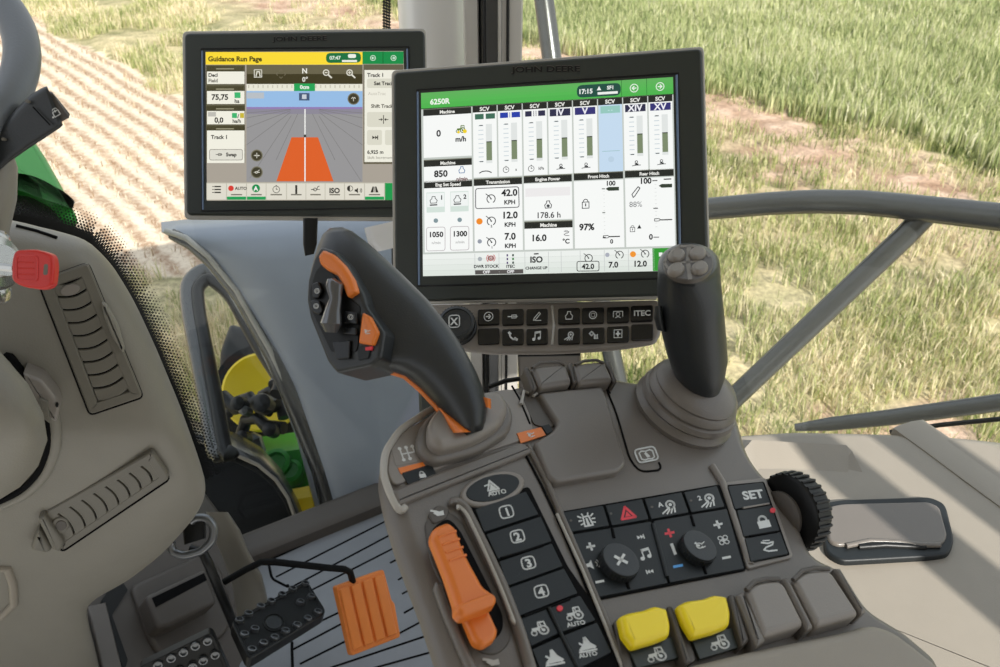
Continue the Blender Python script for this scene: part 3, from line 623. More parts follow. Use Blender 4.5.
hdr(.008, .375, .198, 'Machine'); bx(.008, .405, .198, .49, W_); tx('850', .075, .445, 9, bold=.035); ic('engine', .158, .43, 4, (60, 110, 160)); tx('n/min', .158, .478, 5, (110, 70, 70))
names = ['', 'I', 'II', 'IV', 'V', '', 'XIV', 'XV']
names = ['', 'I', 'II', 'IV', 'V', 'sel', 'XIV', 'XV']
for i in range(8):
    a = .2045 + i * .0995; z = a + .0935; m_ = (a + z) / 2
    hdr(a - .001, .094, z + .001, 'SCV', 5.4)
    if i == 5:
        bx(a, .124, z, .475, (196, 218, 238)); bx(a + .008, .130, z - .008, .168, (150, 200, 190), .001); bx(a + .012, .365, z - .012, .368, (150, 190, 190), .001); tx('- -', m_, .15, 5, (190, 225, 225)); cir(m_, .41, 3, (186, 208, 226)); continue
    bx(a, .124, z, .475, W_)
    col = {0: (62, 108, 88), 1: (38, 62, 168)}.get(i, (46, 46, 74) if i in (2, 3, 6) else (54, 52, 116))
    if i == 0: bx(a + .008, .133, m_ - .004, .162, col, .001); bx(m_ + .004, .133, z - .006, .162, col, .001)
    elif i in (1, 2):
        w_ = .007 if i == 1 else .013
        bx(a + .008, .133, m_ - w_, .162, col, .001); bx(m_ + w_, .133, z - .006, .162, col, .001)
        for k_ in ((0,) if i == 1 else (-.0045, .0045)): bx(m_ + k_ - .0012, .133, m_ + k_ + .0012, .162, col, .001)
    else: bx(a + .006, .130, z - .006, .168, col, .001); tx(names[i], m_, .148, 9, (240, 240, 246), bold=.03)
    bx(m_ + .004, .19, m_ + .028, .40, (224, 228, 226), .0009); bx(m_ + .005, .285, m_ + .027, .385, (124, 138, 108), .001); bx(m_ + .005, .283, m_ + .027, .288, (50, 56, 46), .0012)
    for k_ in range(9): bx(m_ - .026, .195 + k_ * .024, m_ - .006, .199 + k_ * .024, (196, 208, 214), .001)
    bx(m_ - .022, .193, m_ - .008, .198, (90, 96, 96), .0012); bx(m_ - .022, .388, m_ - .008, .393, (90, 96, 96), .0012)
    if i == 0: ic('wave', m_, .445, 6)
    elif i in (1, 2): ic('clock', m_ - .018, .44, 3.6); tx('s' if i == 1 else 'kPa', m_ + .022, .44, 4, (120, 120, 120))
    else: ic('tank', m_, .44, 4.2)
# second row
hdr(.008, .487 + .005, .198, 'Eng Set Speed'); bx(.008, .522, .198, .872, W_)
for u, t, v_ in ((.053, '1', '1050'), (.147, '2', '1300')):
    bx(u - .036, .545, u + .036, .655, (212, 226, 218), .001); bx(u - .034, .55, u + .034, .625, (240, 244, 242), .0011); ic('engine_u', u - .008, .592, 4.8); tx(t, u + .022, .575, 6)
    cir(u, .70, 2.3, (130, 150, 156)); x, y = DU(u, .80)
    q.stroke(pl, rnd([(x - 9.5, y - 11.5), (x + 9, y - 12), (x + 9, y + 11.5), (x - 9.5, y + 12)], 2.5), .7, .001, E(190, 184, 186), closed=True); tx(v_, u, .775, 7.3); tx('n/min', u, .82, 4, (130, 130, 130), bold=0)
hdr(.205, .485 + .005, .395, 'Transmission'); bx(.205, .52, .395, .872, W_)
x, y = DU(.298, .588); q.stroke(pl, rnd([(x - 22, y - 9), (x + 21, y - 11), (x + 21.5, y + 9.5), (x - 22, y + 11)], 2.5), .9, .001, E(100, 100, 104), closed=True)
for k_, (t, v_) in enumerate((('42.0', .588), ('12.0', .708), ('7.0', .822))):
    tx(t, .345, v_ - .025, 9.2, bold=.035); tx('KPH', .345, v_ + .026, 6, bold=.035); ic('gauge', .272, v_ + .005, 5.5)
    if k_: tx('21'[k_ - 1], .272, v_ + .032, 3.4)
cir(.225, .712, 3.2, (240, 140, 40)); cir(.225, .82, 2.2, (150, 156, 168))
hdr(.402, .48 + .006, .592, 'Engine Power'); bx(.402, .52, .592, .715, W_); bx(.408, .545, .585, .59, (236, 234, 234), .001); ic('engine', .497, .635, 4.6); cir(.497, .642, 1.6, (70, 74, 76), .0013); tx('178.6 h', .497, .69, 8.3, bold=.015)
hdr(.402, .73, .592, 'Machine', 5); bx(.402, .76, .592, .872, W_); tx('16.0', .458, .81, 9, bold=.035); tx('°C', .565, .832, 6.5); ic('pour', .568, .79, 3.2, (130, 130, 130))
hdr(.600, .477 + .006, .795, 'Front Hitch'); bx(.600, .518, .795, .872, W_); hdr(.802, .474 + .006, .995, 'Rear Hitch'); bx(.802, .515, .995, .872, W_)
ic('lock_o', .645, .635, 5.6); tx('97%', .648, .76, 9, bold=.035); tx('100', .745, .535, 6.5); tx('0', .745, .84, 6)
ic('pend', .842, .585, 6.2); tx('88%', .842, .65, 7.8, (120, 122, 124), bold=0); ic('lock_o', .828, .775, 3.8); ic('tri_f', .855, .768, 2.4); tx('100', .883, .53, 8); tx('0', .90, .822, 7.5)
for u0, u1, v_, c in ((.71, .722, .56, (120, 124, 120)), (.71, .722, .685, (140, 144, 140)), (.71, .722, .815, (90, 90, 90)), (.735, .778, .812, (60, 60, 60)), (.91, .93, .528, (110, 110, 110)), (.955, .985, .523, (60, 60, 60)), (.912, .93, .672, (110, 110, 110)), (.91, .932, .822, (140, 140, 140)), (.94, .985, .733, (60, 60, 60))):
    bx(u0, v_, u1, v_ + .006, c, .0012)
for u_, v_ in ((.752, .565), (.962, .560)):
    x, y = DU(u_, v_); q.face(pl, [(x - 7, y), (x - 4, y - 1.8), (x + 6.5, y - 2), (x + 6.5, y + 1.6), (x - 4, y + 2)], .0012, E(52, 62, 50))
ic('penta', .725, .815, 3.4, (30, 30, 30)); ic('penta', .928, .735, 3.4, (30, 30, 30))
for i in range(12): bx(.715, .575 + i * .02, .721, .577 + i * .02, (206, 208, 206), .001); bx(.918, .55 + i * .02, .926, .552 + i * .02, (206, 208, 206), .001)
# bottom bar
for i in range(4): bx(0, .882 + i * .03, 1, .882 + (i + 1) * .03 - .001, (236 - i * 5, 240 - i * 4, 236 - i * 5), .0008)
for u in (.205, .300, .402, .495, .545, .62, .715, .81, .91): bx(u - .0012, .885, u + .0012, .995, (200, 204, 202), .001)
cir(.225, .915, 2.2, (170, 176, 180)); ic('brk', .268, .912, 4.4, (200, 70, 70)); ic('brk', .268, .912, 3, (60, 60, 60)); tx('DWR STOCK', .25, .955, 4.2); bx(.205, .975, .395, .998, (88, 84, 82), .001); tx('OFF', .25, .986, 4, (236, 236, 236)); tx('OFF', .345, .986, 4, (236, 236, 236))
for k_ in range(3): bx(.33, .893 + k_ * .02, .336, .905 + k_ * .02, (80, 60, 110), .001); bx(.352, .893 + k_ * .02, .359, .905 + k_ * .02, (50, 130 if k_ == 1 else 70, 60), .001)
tx('ITEC', .345, .958, 4.2); tx('ISO', .447, .925, 8.4, bold=.035); ic('minus', .447, .895, 2.2); tx('CHANGE UP', .447, .970, 3.9)
ic('gauge', .653, .925, 5); tx('42.0', .650, .968, 7.2, bold=.035); x, y = DU(.650, .967); q.stroke(pl, rnd([(x - 11, y - 4.7), (x + 11, y - 5), (x + 11, y + 4.7), (x - 11, y + 5)], 2), .8, .001, E(60, 60, 60), closed=True)
cir(.727, .91, 2.2, (170, 174, 186)); ic('gauge', .775, .912, 5); tx('7.0', .750, .962, 8, bold=.035); cir(.828, .91, 3, (240, 150, 50)); ic('gauge', .876, .91, 5); tx('12.0', .855, .960, 8, bold=.035)
bx(.905, .882, 1, 1, (52, 150, 50), .001)
for i in range(3):
    for j in range(2): bx(.93 + i * .022, .905 + j * .035, .944 + i * .022, .925 + j * .035, (236, 240, 236), .0012)
q.build('screen', mon, smooth=0)
# left monitor
LS = [(205.5, 52), (403.5, 51), (406.5, 200), (207, 200.7)]
pl, mon2 = monitor([(182, 31), (426, 28), (430, 221.5), (184, 219.5)], 1.02, LS, None, (300, 38.5, 7.5), 'smaller far monitor with a yellow header and an orange guidance track', lip=4.5)
q = MB(); RS = LS
def BX(x0, y0, x1, y1, c, h=.0008): q.face(pl, [(x0, y0), (x1, y0), (x1, y1), (x0, y1)], h, E(*c))
def TX(t, x, y, s, c=(34, 32, 26), h=.0014, bold=.03, al='LEFT'): q.text(pl, t, x, y, s, h, E(*c), (1, 0), (0, -1), bold, al)
q.face(pl, LS, .0006, E(168, 160, 148))
BX(205.7, 52, 362.5, 64.6, (250, 218, 52)); BX(362.5, 51.5, 403.5, 64, (20, 140, 70)); BX(382.5, 51.5, 383.5, 64, (10, 110, 50), .001)
TX('Guidance Run Page', 208, 58.8, 6.9, (60, 56, 20), bold=.035)
q.face(pl, rnd([(326, 53), (361, 52.6), (361, 62.6), (326, 63)], 5), .001, E(20, 112, 62)); TX('07:47', 329.5, 57.8, 5, (220, 236, 220)); BX(342, 60, 357, 62, (236, 240, 230), .0012); q.face(pl, rnd([(348, 54), (356, 54), (356, 58), (348, 58)], 2), .0012, E(236, 240, 230))
for n_, x in (('arl', 373), ('arr', 393.5)): sym(q, pl, n_, x, 58, 3, .0012, E(220, 240, 224))
BX(206, 65, 245, 163, (92, 88, 66))
for y0, y1, y2 in ((66, 71.5, 84), (86.3, 91, 104), (106, 111, 124.3), (126, 130.5, 163)):
    BX(206.5, y0, 245, y1, (62, 58, 34)); BX(216, y0 + 2.2, 234, y0 + 3.4, (150, 146, 120), .001); BX(207, y1, 244.5, y2, (240, 238, 224), .001)
TX('Decl', 208.3, 75, 5); TX('Field', 208.3, 80.5, 5, (110, 106, 96)); TX('75,75', 211.5, 97, 7.6, bold=.035); TX('ha', 234.5, 101, 5.2); BX(234.5, 92.3, 240.5, 98, (60, 180, 110), .0012); TX('0,0', 214.5, 120, 7.2, bold=.035); TX('ha/h', 232.5, 121, 5); BX(232, 113, 237, 118, (60, 180, 110), .0012); BX(240, 113, 244, 118, (200, 180, 50), .0012); TX('/', 237.5, 116, 5.5)
BX(208, 112, 216, 116.5, (190, 188, 180), .0012); TX('Track 1', 211, 137, 5.4)
q.stroke(pl, rnd([(209.5, 149.5), (242.5, 149.5), (242.5, 160), (209.5, 160)], 2), .7, .0012, E(150, 146, 136), closed=True); BX(210, 150, 242, 159.6, (222, 220, 208), .0011); TX('Swap', 226, 154.5, 5, bold=.035); sym(q, pl, 'impl', 219, 154.5, 3.2, .0013, E(60, 58, 50))
BX(246.5, 64.8, 362.5, 74, (104, 98, 74)); BX(246.5, 74, 362.5, 84, (62, 56, 30), .0009)
for n_, x in (('sq', 258), ('zoomo', 327), ('zoomi', 350.5)): sym(q, pl, n_, x, 73.5, 4.6, .0013, E(222, 220, 206))
sym(q, pl, 'diam', 281, 74, 4.8, .0013, E(110, 104, 82)); TX('N', 304.5, 70.8, 7, (236, 234, 224), al='CENTER', bold=.03); TX('0°', 305, 79.3, 6.5, (226, 224, 214), al='CENTER')
BX(246.5, 84, 362.5, 91, (232, 230, 214), .0009)
for i in range(24): BX(248 + i * 4.8, 85, 249.3 + i * 4.8, 88, (206, 202, 184), .001)
BX(294, 83.5, 315, 91, (32, 162, 84), .0012); TX('0cm', 304.5, 87, 5.4, (236, 244, 236), .0016, al='CENTER', bold=.035)
BX(246.5, 91, 362.5, 108, (150, 188, 228)); BX(247, 92.5, 264, 98.5, (184, 190, 196), .001); BX(246.5, 107, 362.5, 109, (146, 124, 178), .001)
BX(299, 93, 309.5, 100.5, (70, 88, 118), .001); BX(302, 94.5, 306.5, 99, (200, 206, 214), .0012)
BX(246.5, 108.8, 362.5, 182, (150, 149, 150)); BX(246.5, 108.8, 362.5, 114, (140, 136, 150), .0009)
for x1, y1 in ((246.5, 118), (246.5, 128), (246.5, 145), (250, 178), (276, 160), (362.5, 118), (362.5, 128), (362.5, 145), (361, 181), (335, 160), (246.5, 113), (362.5, 113)):
    x0 = 305 + (x1 - 305) * .25; y0 = 108.8 + (y1 - 108.8) * .1; q.stroke(pl, [(x0, y0), (x1, y1)], .5, .0011, E(122, 120, 120))
q.face(pl, [(291.5, 137.3), (318, 137.3), (333.5, 181.3), (276.3, 181.3)], .0012, E(220, 96, 38)); BX(304.4, 109, 305.6, 181.5, (240, 240, 236), .0015); BX(303.8, 134.5, 306.2, 137.3, (50, 54, 50), .0017)
for x, y, n_ in ((353.5, 98.8, 'palm'), (256.8, 155.5, 'arrows'), (256.8, 172.3, 'eq')):
    q.face(pl, ell(x, y, 6, 6, 0, 20), .0012, E(120, 116, 96)); q.face(pl, ell(x, y, 5, 5, 0, 20), .0013, E(62, 58, 40)); sym(q, pl, n_, x, y, 2.8, .0015, E(226, 224, 210))
BX(363.5, 64.5, 403.5, 164, (100, 94, 74)); BX(364.5, 70, 404, 162, (238, 236, 222), .001); TX('Track 1', 367.2, 75, 5.4, bold=.03)
for y0, y1, x1 in ((78.5, 88, 404), (112, 127, 404), (130, 145, 382), (130, 145, 404)): q.face(pl, rnd([(367 if x1 < 400 or y0 != 130 else 385, y0), (x1, y0), (x1, y1), (367 if x1 < 400 or y0 != 130 else 385, y1)], 2), .0012, E(218, 216, 200))
TX('Set Track', 374, 83.3, 5, bold=.035); TX('AutoTrac', 368, 93.5, 4.6, (190, 186, 172), bold=0); TX('Shift Track', 371, 106, 5, (90, 86, 76)); sym(q, pl, 'arrows', 383.5, 119.5, 4.6, .0015, E(50, 48, 40)); sym(q, pl, 'next', 375, 137.5, 3, .0015, E(50, 48, 40)); TX('6,925 m', 367.2, 152, 5, bold=.03); TX('Shift Increment', 367.2, 157.5, 4.2, (130, 126, 116), bold=0)
BX(206.5, 182.6, 404, 200, (196, 192, 176), .0009)
cells = [(207, 226, 'list'), (227, 246, None), (247, 265.7, None), (266.5, 286, 'clock'), (287, 305.5, 'bar'), (306.3, 324.7, 'eq'), (325.5, 344, None), (345, 364, None), (365, 384, 'road'), (385, 404, None)]
for i, (a, z_, s_) in enumerate(cells):
    BX(a, 183.5, z_, 199.5, (222, 218, 204), .001)
    if s_: sym(q, pl, s_, (a + z_) / 2, 189.5, 4.2, .0014, E(48, 46, 40))
    if i in (1, 2, 8): BX(a, 196.6, z_, 199.7, (30, 156, 84), .0014)
    if i not in (0, 9): BX(a + 4, 194, z_ - 4, 195.3, (120, 116, 104), .0013)
q.face(pl, ell(231, 188.3, 2.8, 2.8, 0, 16), .0013, E(214, 60, 50)); TX('AUTO', 235, 188.3, 4.2); q.face(pl, ell(256, 188.3, 4, 4, 0, 18), .0013, E(26, 140, 76)); TX('A', 256, 188.5, 6, (240, 240, 236), .0016, al='CENTER', bold=.04)
TX('ISO', 334.5, 190.5, 7, al='CENTER', bold=.04); sym(q, pl, 'half', 350, 188.5, 3.2, .0014, E(48, 46, 40)); sym(q, pl, 'speaker', 358, 190.5, 3.6, .0014, E(48, 46, 40)); BX(385, 183, 404, 200, (26, 150, 74), .0013)
q.build('screen', mon2, smooth=0)
# ------------------------------------------------------------------ keypad bar below the right monitor
kp = Pl.three(W(432, 303, .782), W(657, 298, .767), W(545, 352, .752))
kb = thing('control_keypad', 'curved taupe keypad bar with black keys and a dial, under the larger monitor', 'keypad', kp.pt(545, 330, -.02))
q = MB(); q.prism(kp, rnd([(430, 304), (656, 299), (661, 302), (662, 330), (656, 343), (620, 349), (560, 353), (490, 353.5), (462, 350), (440, 336)], [3, 3, 4, 6, 6, 20, 20, 20, 8, 10]), -.012, 0, M['taupe_l'], r=.003, flare=-.004)
q.tube([kp.pt(x, y, 0) for x, y in [(395, 303.5), (480, 302), (656, 298.5)]], .0012, M['rimlt'], 8)
q.tube([kp.pt(x, y, .0003) for x, y in [(552, 306), (554, 325), (552, 345)]], .0013, M['rimlt'], 10)
q.build('body', kb)
def kkey(x, y, w, h_, s_, lab, txt=None, sk=0):
    z = MB(); hw = w / 2; hh = h_ / 2
    z.prism(kp, rnd([(x - hw, y - hh + .5), (x + hw, y - hh - .3), (x + hw, y + hh - .3 + sk), (x - hw, y + hh + .5)], 2), .0, .003, M['keyg'], r=.0008, seg=2)
    if s_: sym(z, kp, s_, x, y, 4.9, .0032, M['legend'], ((1, -.03), (.02, -1)))
    if txt: z.text(kp, txt, x, y, 7.5, .0032, M['legend'], (1.1, -.03), (0, -1), .03)
    z.build('key', kb, label=lab)
for x, y, s_, l_ in ((488.5, 316.5, 'arrowc', 'arrow'), (512.8, 316.5, 'impl', 'implement'), (537, 316.3, 'pencil', 'pencil'), (488.5, 335.7, None, ''), (512.8, 336.3, 'phone', 'telephone'), (537, 336, 'note', 'music note')):
    kkey(x, y, 21.5, 15.5, s_, 'black key with a %s' % l_ if l_ else 'blank black key')
for x, y, s_, l_, t in ((569, 315.5, 'engine', 'engine', None), (593, 315, 'ring', 'ring', None), (618, 314.3, 'camera', 'camera', None), (642, 313, None, 'word', 'ITEC'), (569, 335.5, 'light', 'lamp', None), (593.5, 335, 'gears', 'gear', None), (618, 333.7, 'mower', 'arrow frame', None), (642.3, 331.5, None, '', None)):
    kkey(x, y, 22, 15.5, s_, 'black key with a %s symbol' % l_ if l_ and not t else ('black key marked ITEC' if t else 'blank black key'), t)
o_ = kp.pt(456, 322, .012); q = MB(); R_ = .0165
xd = kp.e1
q.lathe(o_ - kp.n * .012, kp.n, [(R_ * 1.08, 0), (R_ * 1.06, .004), (R_, .0045), (R_, .011), (R_ * .84, .012), (R_ * .8, .0108), (.0001, .0106)], M['soft'], 44, xdir=xd)
for i in range(34):
    a = 2 * math.pi * i / 34; v = kp.e1 * math.cos(a) + kp.e2 * math.sin(a)
    q.tube([o_ - kp.n * .007 + v * R_, o_ - kp.n * .001 + v * R_], .0006, M['black'], 6)
q.stroke(kp, rnd([(449, 315.5), (459.5, 315), (459.5, 327), (449, 327.5)], 3), 1.2, .0118, M['legend'], closed=True); q.text(kp, 'X', 454.3, 321.3, 10, .0118, M['legend'], bold=.03)
q.build('dial', kb, label='black ribbed dial marked X')
# monitor bracket standing on the console, partly seen between them
br = thing('monitor_bracket', 'dark grey bracket block behind the rear thumb levers, under the keypad bar', 'bracket', K.pt(550, 372, -.02))
q = MB(); bq = Pl.quad([(517, 345), (582, 345), (580, 390), (519, 390)], .80); q.prism(bq, rnd([(517, 340), (581, 340), (581, 392), (519, 392)], 2), -.05, 0, M['taupe_d'], r=.004)
q.tube([bq.pt(518, 355, .001), bq.pt(580, 354, .001)], .002, M['black'], 8)
q.build('block', br)
q = MB(); q.tube([W(489, 387, .70), W(505, 381, .70), W(531, 377, .705), W(546, 377, .71)], .002, M['black'], 12); q.build('cable', br, label='glossy black cable')
q = MB(); q.LR([(404, 218, 440, 218, .86, .012), (404, 232, 440, 228, .86, .012)], M['taupe_l'], 16, 5); q.build('arm', br); q = MB(); q.LR([(364, 228, 420, 215, 1.0, .01), (368, 243, 420, 236, 1.0, .01), (376, 252, 430, 240, 1.0, .01)], M['silver'], 16, 5); q.build('arm', br); q = MB(); q.LR([(303, 218, 318, 218, .98, .01), (303, 244, 317, 244, .98, .01), (305, 256, 314, 254, .98, .008)], M['black'], 16, 5)
q.build('clip', br, label='black clip below the smaller monitor')
# ------------------------------------------------------------------ steering side
Dn = cv(.25, .35, .9)
D = Pl.three(W(0, 250, .80), W(200, 450, .93), W(0, 600, .90))
sc_ = thing('steering_console', 'beige grey steering console with two slatted vents beside the front window', 'dashboard', D.pt(80, 600, -.15))
bnd = [(-140, 214), (10, 219), (36, 226), (62, 232), (88, 240), (112, 264), (134, 300), (155, 345), (180, 405), (198, 455), (206, 482), (205, 498), (196, 516), (165, 552), (128, 581), (100, 596), (87, 606), (88, 620), (100, 668), (112, 740)]
bsm = rnd([(-140, 900)] + bnd + [(112, 900)], 14, 4)[5:-5]
def bdist(x, y):
    m = 1e9
    for a, c in zip(bsm, bsm[1:]):
        e = (c[0] - a[0], c[1] - a[1]); L2 = e[0] ** 2 + e[1] ** 2
        if L2 < 1e-9: continue
        t = max(0, min(1, ((x - a[0]) * e[0] + (y - a[1]) * e[1]) / L2)); m = min(m, math.hypot(x - a[0] - t * e[0], y - a[1] - t * e[1]))
    return m
def Sf(x, y, lift=0.0):
    """point of the curved console skin"""
    r = ray(x, y); d = (D.o - CAM).dot(D.n) / r.dot(D.n)
    if y > 430: d += .30 * ((y - 430) / 240) ** 1.45
    u = 1 - min(1, bdist(x, y) / 34); d += .05 * (1 - math.sqrt(max(0, 1 - u * u)))
    return CAM + r * (d - lift)
def xr(y):
    best = -140
    for a, c in zip(bsm, bsm[1:]):
        if (a[1] - y) * (c[1] - y) <= 0 and abs(a[1] - c[1]) > 1e-6: best = max(best, a[0] + (c[0] - a[0]) * (y - a[1]) / (c[1] - a[1]))
    return best
q = MB(); rows = []
for yy in [216, 219.5, 223, 227, 230, 233, 236.5, 240, 245, 251, 258, 265] + [270 + 8 * k for k in range(27)] + [486 + 4 * k for k in range(34)] + [628, 640, 655, 670, 700, 735]:
    X = xr(yy) - .2; row = [Sf(-140 + (X + 140) * t, yy) for t in [0, .15, .3, .4, .5, .58, .65, .7, .75, .79, .83, .86, .89, .915, .94, .96, .975, .988, .996, 1.0]]
    e1_ = row[-1] + ray(X, yy) * .10 - D.e1 * .02; e2_ = row[-1] + ray(X, yy) * .22 - D.e1 * .06
    rows.append(row + [e1_, e2_])
q.rings(rows, M['beige'], False, False, closed=False)
q.build('body', sc_)
q = MB(); q.tube([Sf(x, y, .001) for x, y in [(16, 226), (36, 231), (57, 238)]], .002, M['groove'], 8); q.build('defroster_slot', sc_)
def vent(fr, inn, n, sag, D=D, lab=''):
    z = MB(); z.ring(D, rnd(fr, 5), .011, -.001, .005, M['beige_d'], .0015); z.prism(D, rnd(inn, 3), -.002, .0014, M['groove'], r=.0004)
    z.tube([D.pt(x, y, .0002) for x, y in rnd(fr, 5) + [rnd(fr, 5)[0]]], .0013, M['groove'], 6)
    o = z.build('vent', sc_, label=lab)
    A, B, Cc, Dd = [Vector(p) for p in inn]      # A-B first edge, D-C last edge
    for i in range(n):
        t0, t1 = i / n + .007, (i + 1) / n - .007
        a, b_ = A.lerp(Dd, t0), B.lerp(Cc, t0); c, d_ = A.lerp(Dd, t1), B.lerp(Cc, t1)
        a, b_ = a.lerp(b_, .03), b_.lerp(a, .03); c, d_ = c.lerp(d_, .03), d_.lerp(c, .03)
        s = Vector(sag); top_ = [a.lerp(b_, k / 6) + s * math.sin(math.pi * k / 6) for k in range(7)]; bot = [c.lerp(d_, k / 6) + s * math.sin(math.pi * k / 6) for k in range(7)]
        z = MB(); z.prism(D, [tuple(p) for p in top_] + [tuple(p) for p in bot[::-1]], .001, .0045, M['beige_d'], r=.0012, seg=2); z.build('slat', o)
    return o
v1 = vent([(38, 281), (88, 263), (143, 397), (90, 415)], [(51, 284), (83, 276), (131, 388), (97, 402)], 9, (1, 3.5), lab='upright slatted vent by the red key')
q = MB(); q.prism(D, ell(70, 290, 10, 5.5, -15), .004, .006, M['taupe_l'], r=.001); q.build('vent_knob', sc_)
q = MB(); q.prism(D, rnd([(101, 302), (107, 306), (118, 326), (125, 350), (123, 354), (112, 338), (104, 318)], 3), .003, .011, M['beige'], r=.003); q.build('vent_tab', sc_)
D2 = Pl.three(Sf(50, 535, .004), Sf(158, 465, .004), Sf(110, 520, .006))
v2 = vent([(38, 517), (152, 452), (170, 479), (62, 552)], [(44, 519), (64, 545), (164, 478), (149, 457)], 9, (4, -1), D=D2, lab='slanting slatted vent above the pedals')
q = MB(); q.prism(D2, ell(60, 526, 9, 8), .004, .0065, M['beige_d'], r=.002); q.prism(D2, ell(61, 526, 5.5, 5), .006, .0075, M['taupe_d'], r=.001); q.build('vent_knob', sc_)
q = MB(); q.prism(D2, rnd([(29, 551), (38, 530), (52, 552), (46, 555)], 4), -.002, .012, M['beige_d'], r=.006, seg=4); q.prism(D2, rnd([(37, 520), (44, 516), (64, 545), (60, 553), (52, 551)], 3), 0, .012, M['beige_d'], r=.004); q.build('vent_tip', sc_)
q = MB(); q.tube([Sf(x, y, .002) for x, y in [(-12, 568), (7, 568), (13, 584), (14, 604), (2, 616), (-12, 622)]], .005, M['sand'], 12); q.build('trim_loop', sc_, label='pale trim loop at the picture edge')
# lower pedestal behind
# column
colm = thing('steering_column', 'beige steering column shroud with a chrome ignition lock', 'steering column', W(-40, 480, .74))
q = MB(); q.LR([(-90, 330, -14, 335, .70, .03), (-100, 352, 4, 356, .70, .05), (-110, 380, 28, 384, .71, .07), (-115, 410, 43, 414, .72, .08), (-115, 438, 47, 440, .73, .08), (-110, 465, 38, 466, .75, .075), (-100, 486, 20, 487, .77, .06), (-90, 503, -6, 503, .79, .04)], M['beige'], 40, 2.2); q.build('lower_shroud', colm)
q = MB(); q.tube([Sf(x, y, .004) for x, y in rnd([(6, 350), (30, 382), (47, 416), (50, 445), (40, 472), (20, 492), (-20, 510)], 12)], .0035, M['groove'], 10); q.tube([Sf(x, y, .002) for x, y in rnd([(34, 378), (54, 416), (56, 446), (46, 474), (26, 494), (-20, 514)], 12)], .006, M['beige'], 12); q.build('column_seam', colm)
q = MB(); q.LR([(-70, 150, 12, 150, .64, .03), (-72, 168, 18, 168, .645, .035), (-72, 200, 17, 200, .65, .04), (-72, 228, 10, 230, .655, .042), (-72, 262, 4, 262, .67, .045), (-80, 320, -6, 322, .69, .045), (-84, 350, -6, 352, .70, .04)], M['beige'], 36, 2.4); q.build('upper_shroud', colm)
q = MB(); q.prism(D, rnd([(22, 372), (42, 380), (56, 398), (60, 410), (56, 424), (46, 416), (30, 398)], 4), 0, .03, M['taupe_l'], r=.004); q.prism(D, rnd([(39, 398), (48, 402), (50, 424), (42, 418)], 2), .028, .034, M['beige_d'], r=.001); q.prism(D, ell(57, 405, 1.6, 2.4), .029, .031, M['black']); q.build('latch', colm, label='pale tilt latch')
q = MB(); kx = cv(.93, .1, .35).normalized(); lo = W(-4, 262, .60)
q.lathe(lo, kx, [(.020, -.02), (.020, 0), (.018, .004), (.012, .005), (.011, .009), (.0001, .009)], M['chrome'], 32); q.build('ignition_lock', colm, label='chrome ignition lock')
for yy in (243, 292):
    q = MB(); q.lathe(W(-2, yy, .62), kx, [(.009, -.01), (.009, .003), (.006, .005), (.0001, .005)], M['chrome'], 20); q.build('bolt', colm)
kpn = Pl.quad([(10, 250), (54, 252), (54, 290), (10, 288)], .575)
ky = thing('ignition_key', 'red plastic ignition key in the chrome lock', 'key', kpn.pt(12, 268, 0))
q = MB(); kb_ = rnd([(11, 262), (14, 250), (36, 249), (52, 254), (54, 266), (52, 286), (42, 290), (22, 287), (11, 281)], 6, 5)
q.prism(kpn, kb_, -.007, 0, M['redk'], r=.002); q.ring(kpn, rnd([(15, 255), (38, 255), (38, 282), (15, 280)], 5), .0012, -.0004, .0007, M['redk'], .0003)
for yy in (262, 268, 274): q.tube([kpn.pt(18, yy, 0), kpn.pt(34, yy + .5, 0)], .0006, M['redk'], 6)
q.prism(kpn, rnd([(44, 264), (48, 264), (47.5, 275), (43, 275)], 2), -.001, .0003, M['beige_d']); q.prism(kpn, rnd([(40, 259), (51, 261), (49, 281), (40, 281)], 5), -.001, .0002, M['redk']); q.build('key_head', ky)
q = MB(); q.tube([kpn.pt(-6, 266, -.004), kpn.pt(14, 268, -.004)], .003, M['chrome'], 8); q.build('key_blade', ky)
# wheel
wn = cv(.1477, .5873, .796).normalized(); wc = W(-228.7, 68.2, .619)
sw = thing('steering_wheel', 'grey steering wheel rim at the upper edge of the picture', 'steering wheel', wc)
wx = (cv(1, 0, 0) - wn * cv(1, 0, 0).dot(wn)).normalized(); wy = wn.cross(wx); WR = .165; wr = .0135
R = [[wc + (wx * math.cos(a) + wy * math.sin(a)) * (WR + wr * math.cos(b_)) + wn * wr * math.sin(b_) for b_ in [2 * math.pi * j / 20 for j in range(20)]] for a in [2 * math.pi * i / 96 for i in range(97)]]
q = MB(); q.rings(R, M['wheel'], False, False); q.build('rim', sw, smooth=60)
q = MB(); q.lathe(wc - wn * .03, wn, [(.05, 0), (.06, .01), (.055, .025), (.03, .032), (.0001, .033)], M['soft'], 32); q.build('hub', sw)
for a in (100, 220, 340): 
    v = wx * math.cos(math.radians(a)) + wy * math.sin(math.radians(a)); q = MB(); q.tube([wc - wn * .015 + v * .04, wc - wn * .01 + v * .12, wc + v * WR], .011, M['soft'], 12); q.build('spoke', sw)
stk = thing('wiper_stalk', 'black control stalk with a rear wiper symbol behind the steering wheel', 'stalk', W(-20, 158, .62))
q = MB(); q.LR([(-40, 150, -34, 196, .63, .012), (-12, 138, -8, 178, .625, .013), (1, 128, 8, 163, .622, .013), (17, 108, 28, 149, .62, .0125), (31, 94, 45, 138, .618, .012), (44, 87, 60, 128, .616, .0115), (47, 86, 63, 125, .616, .010)], M['soft'], 32, 5); q.build('handle', stk)
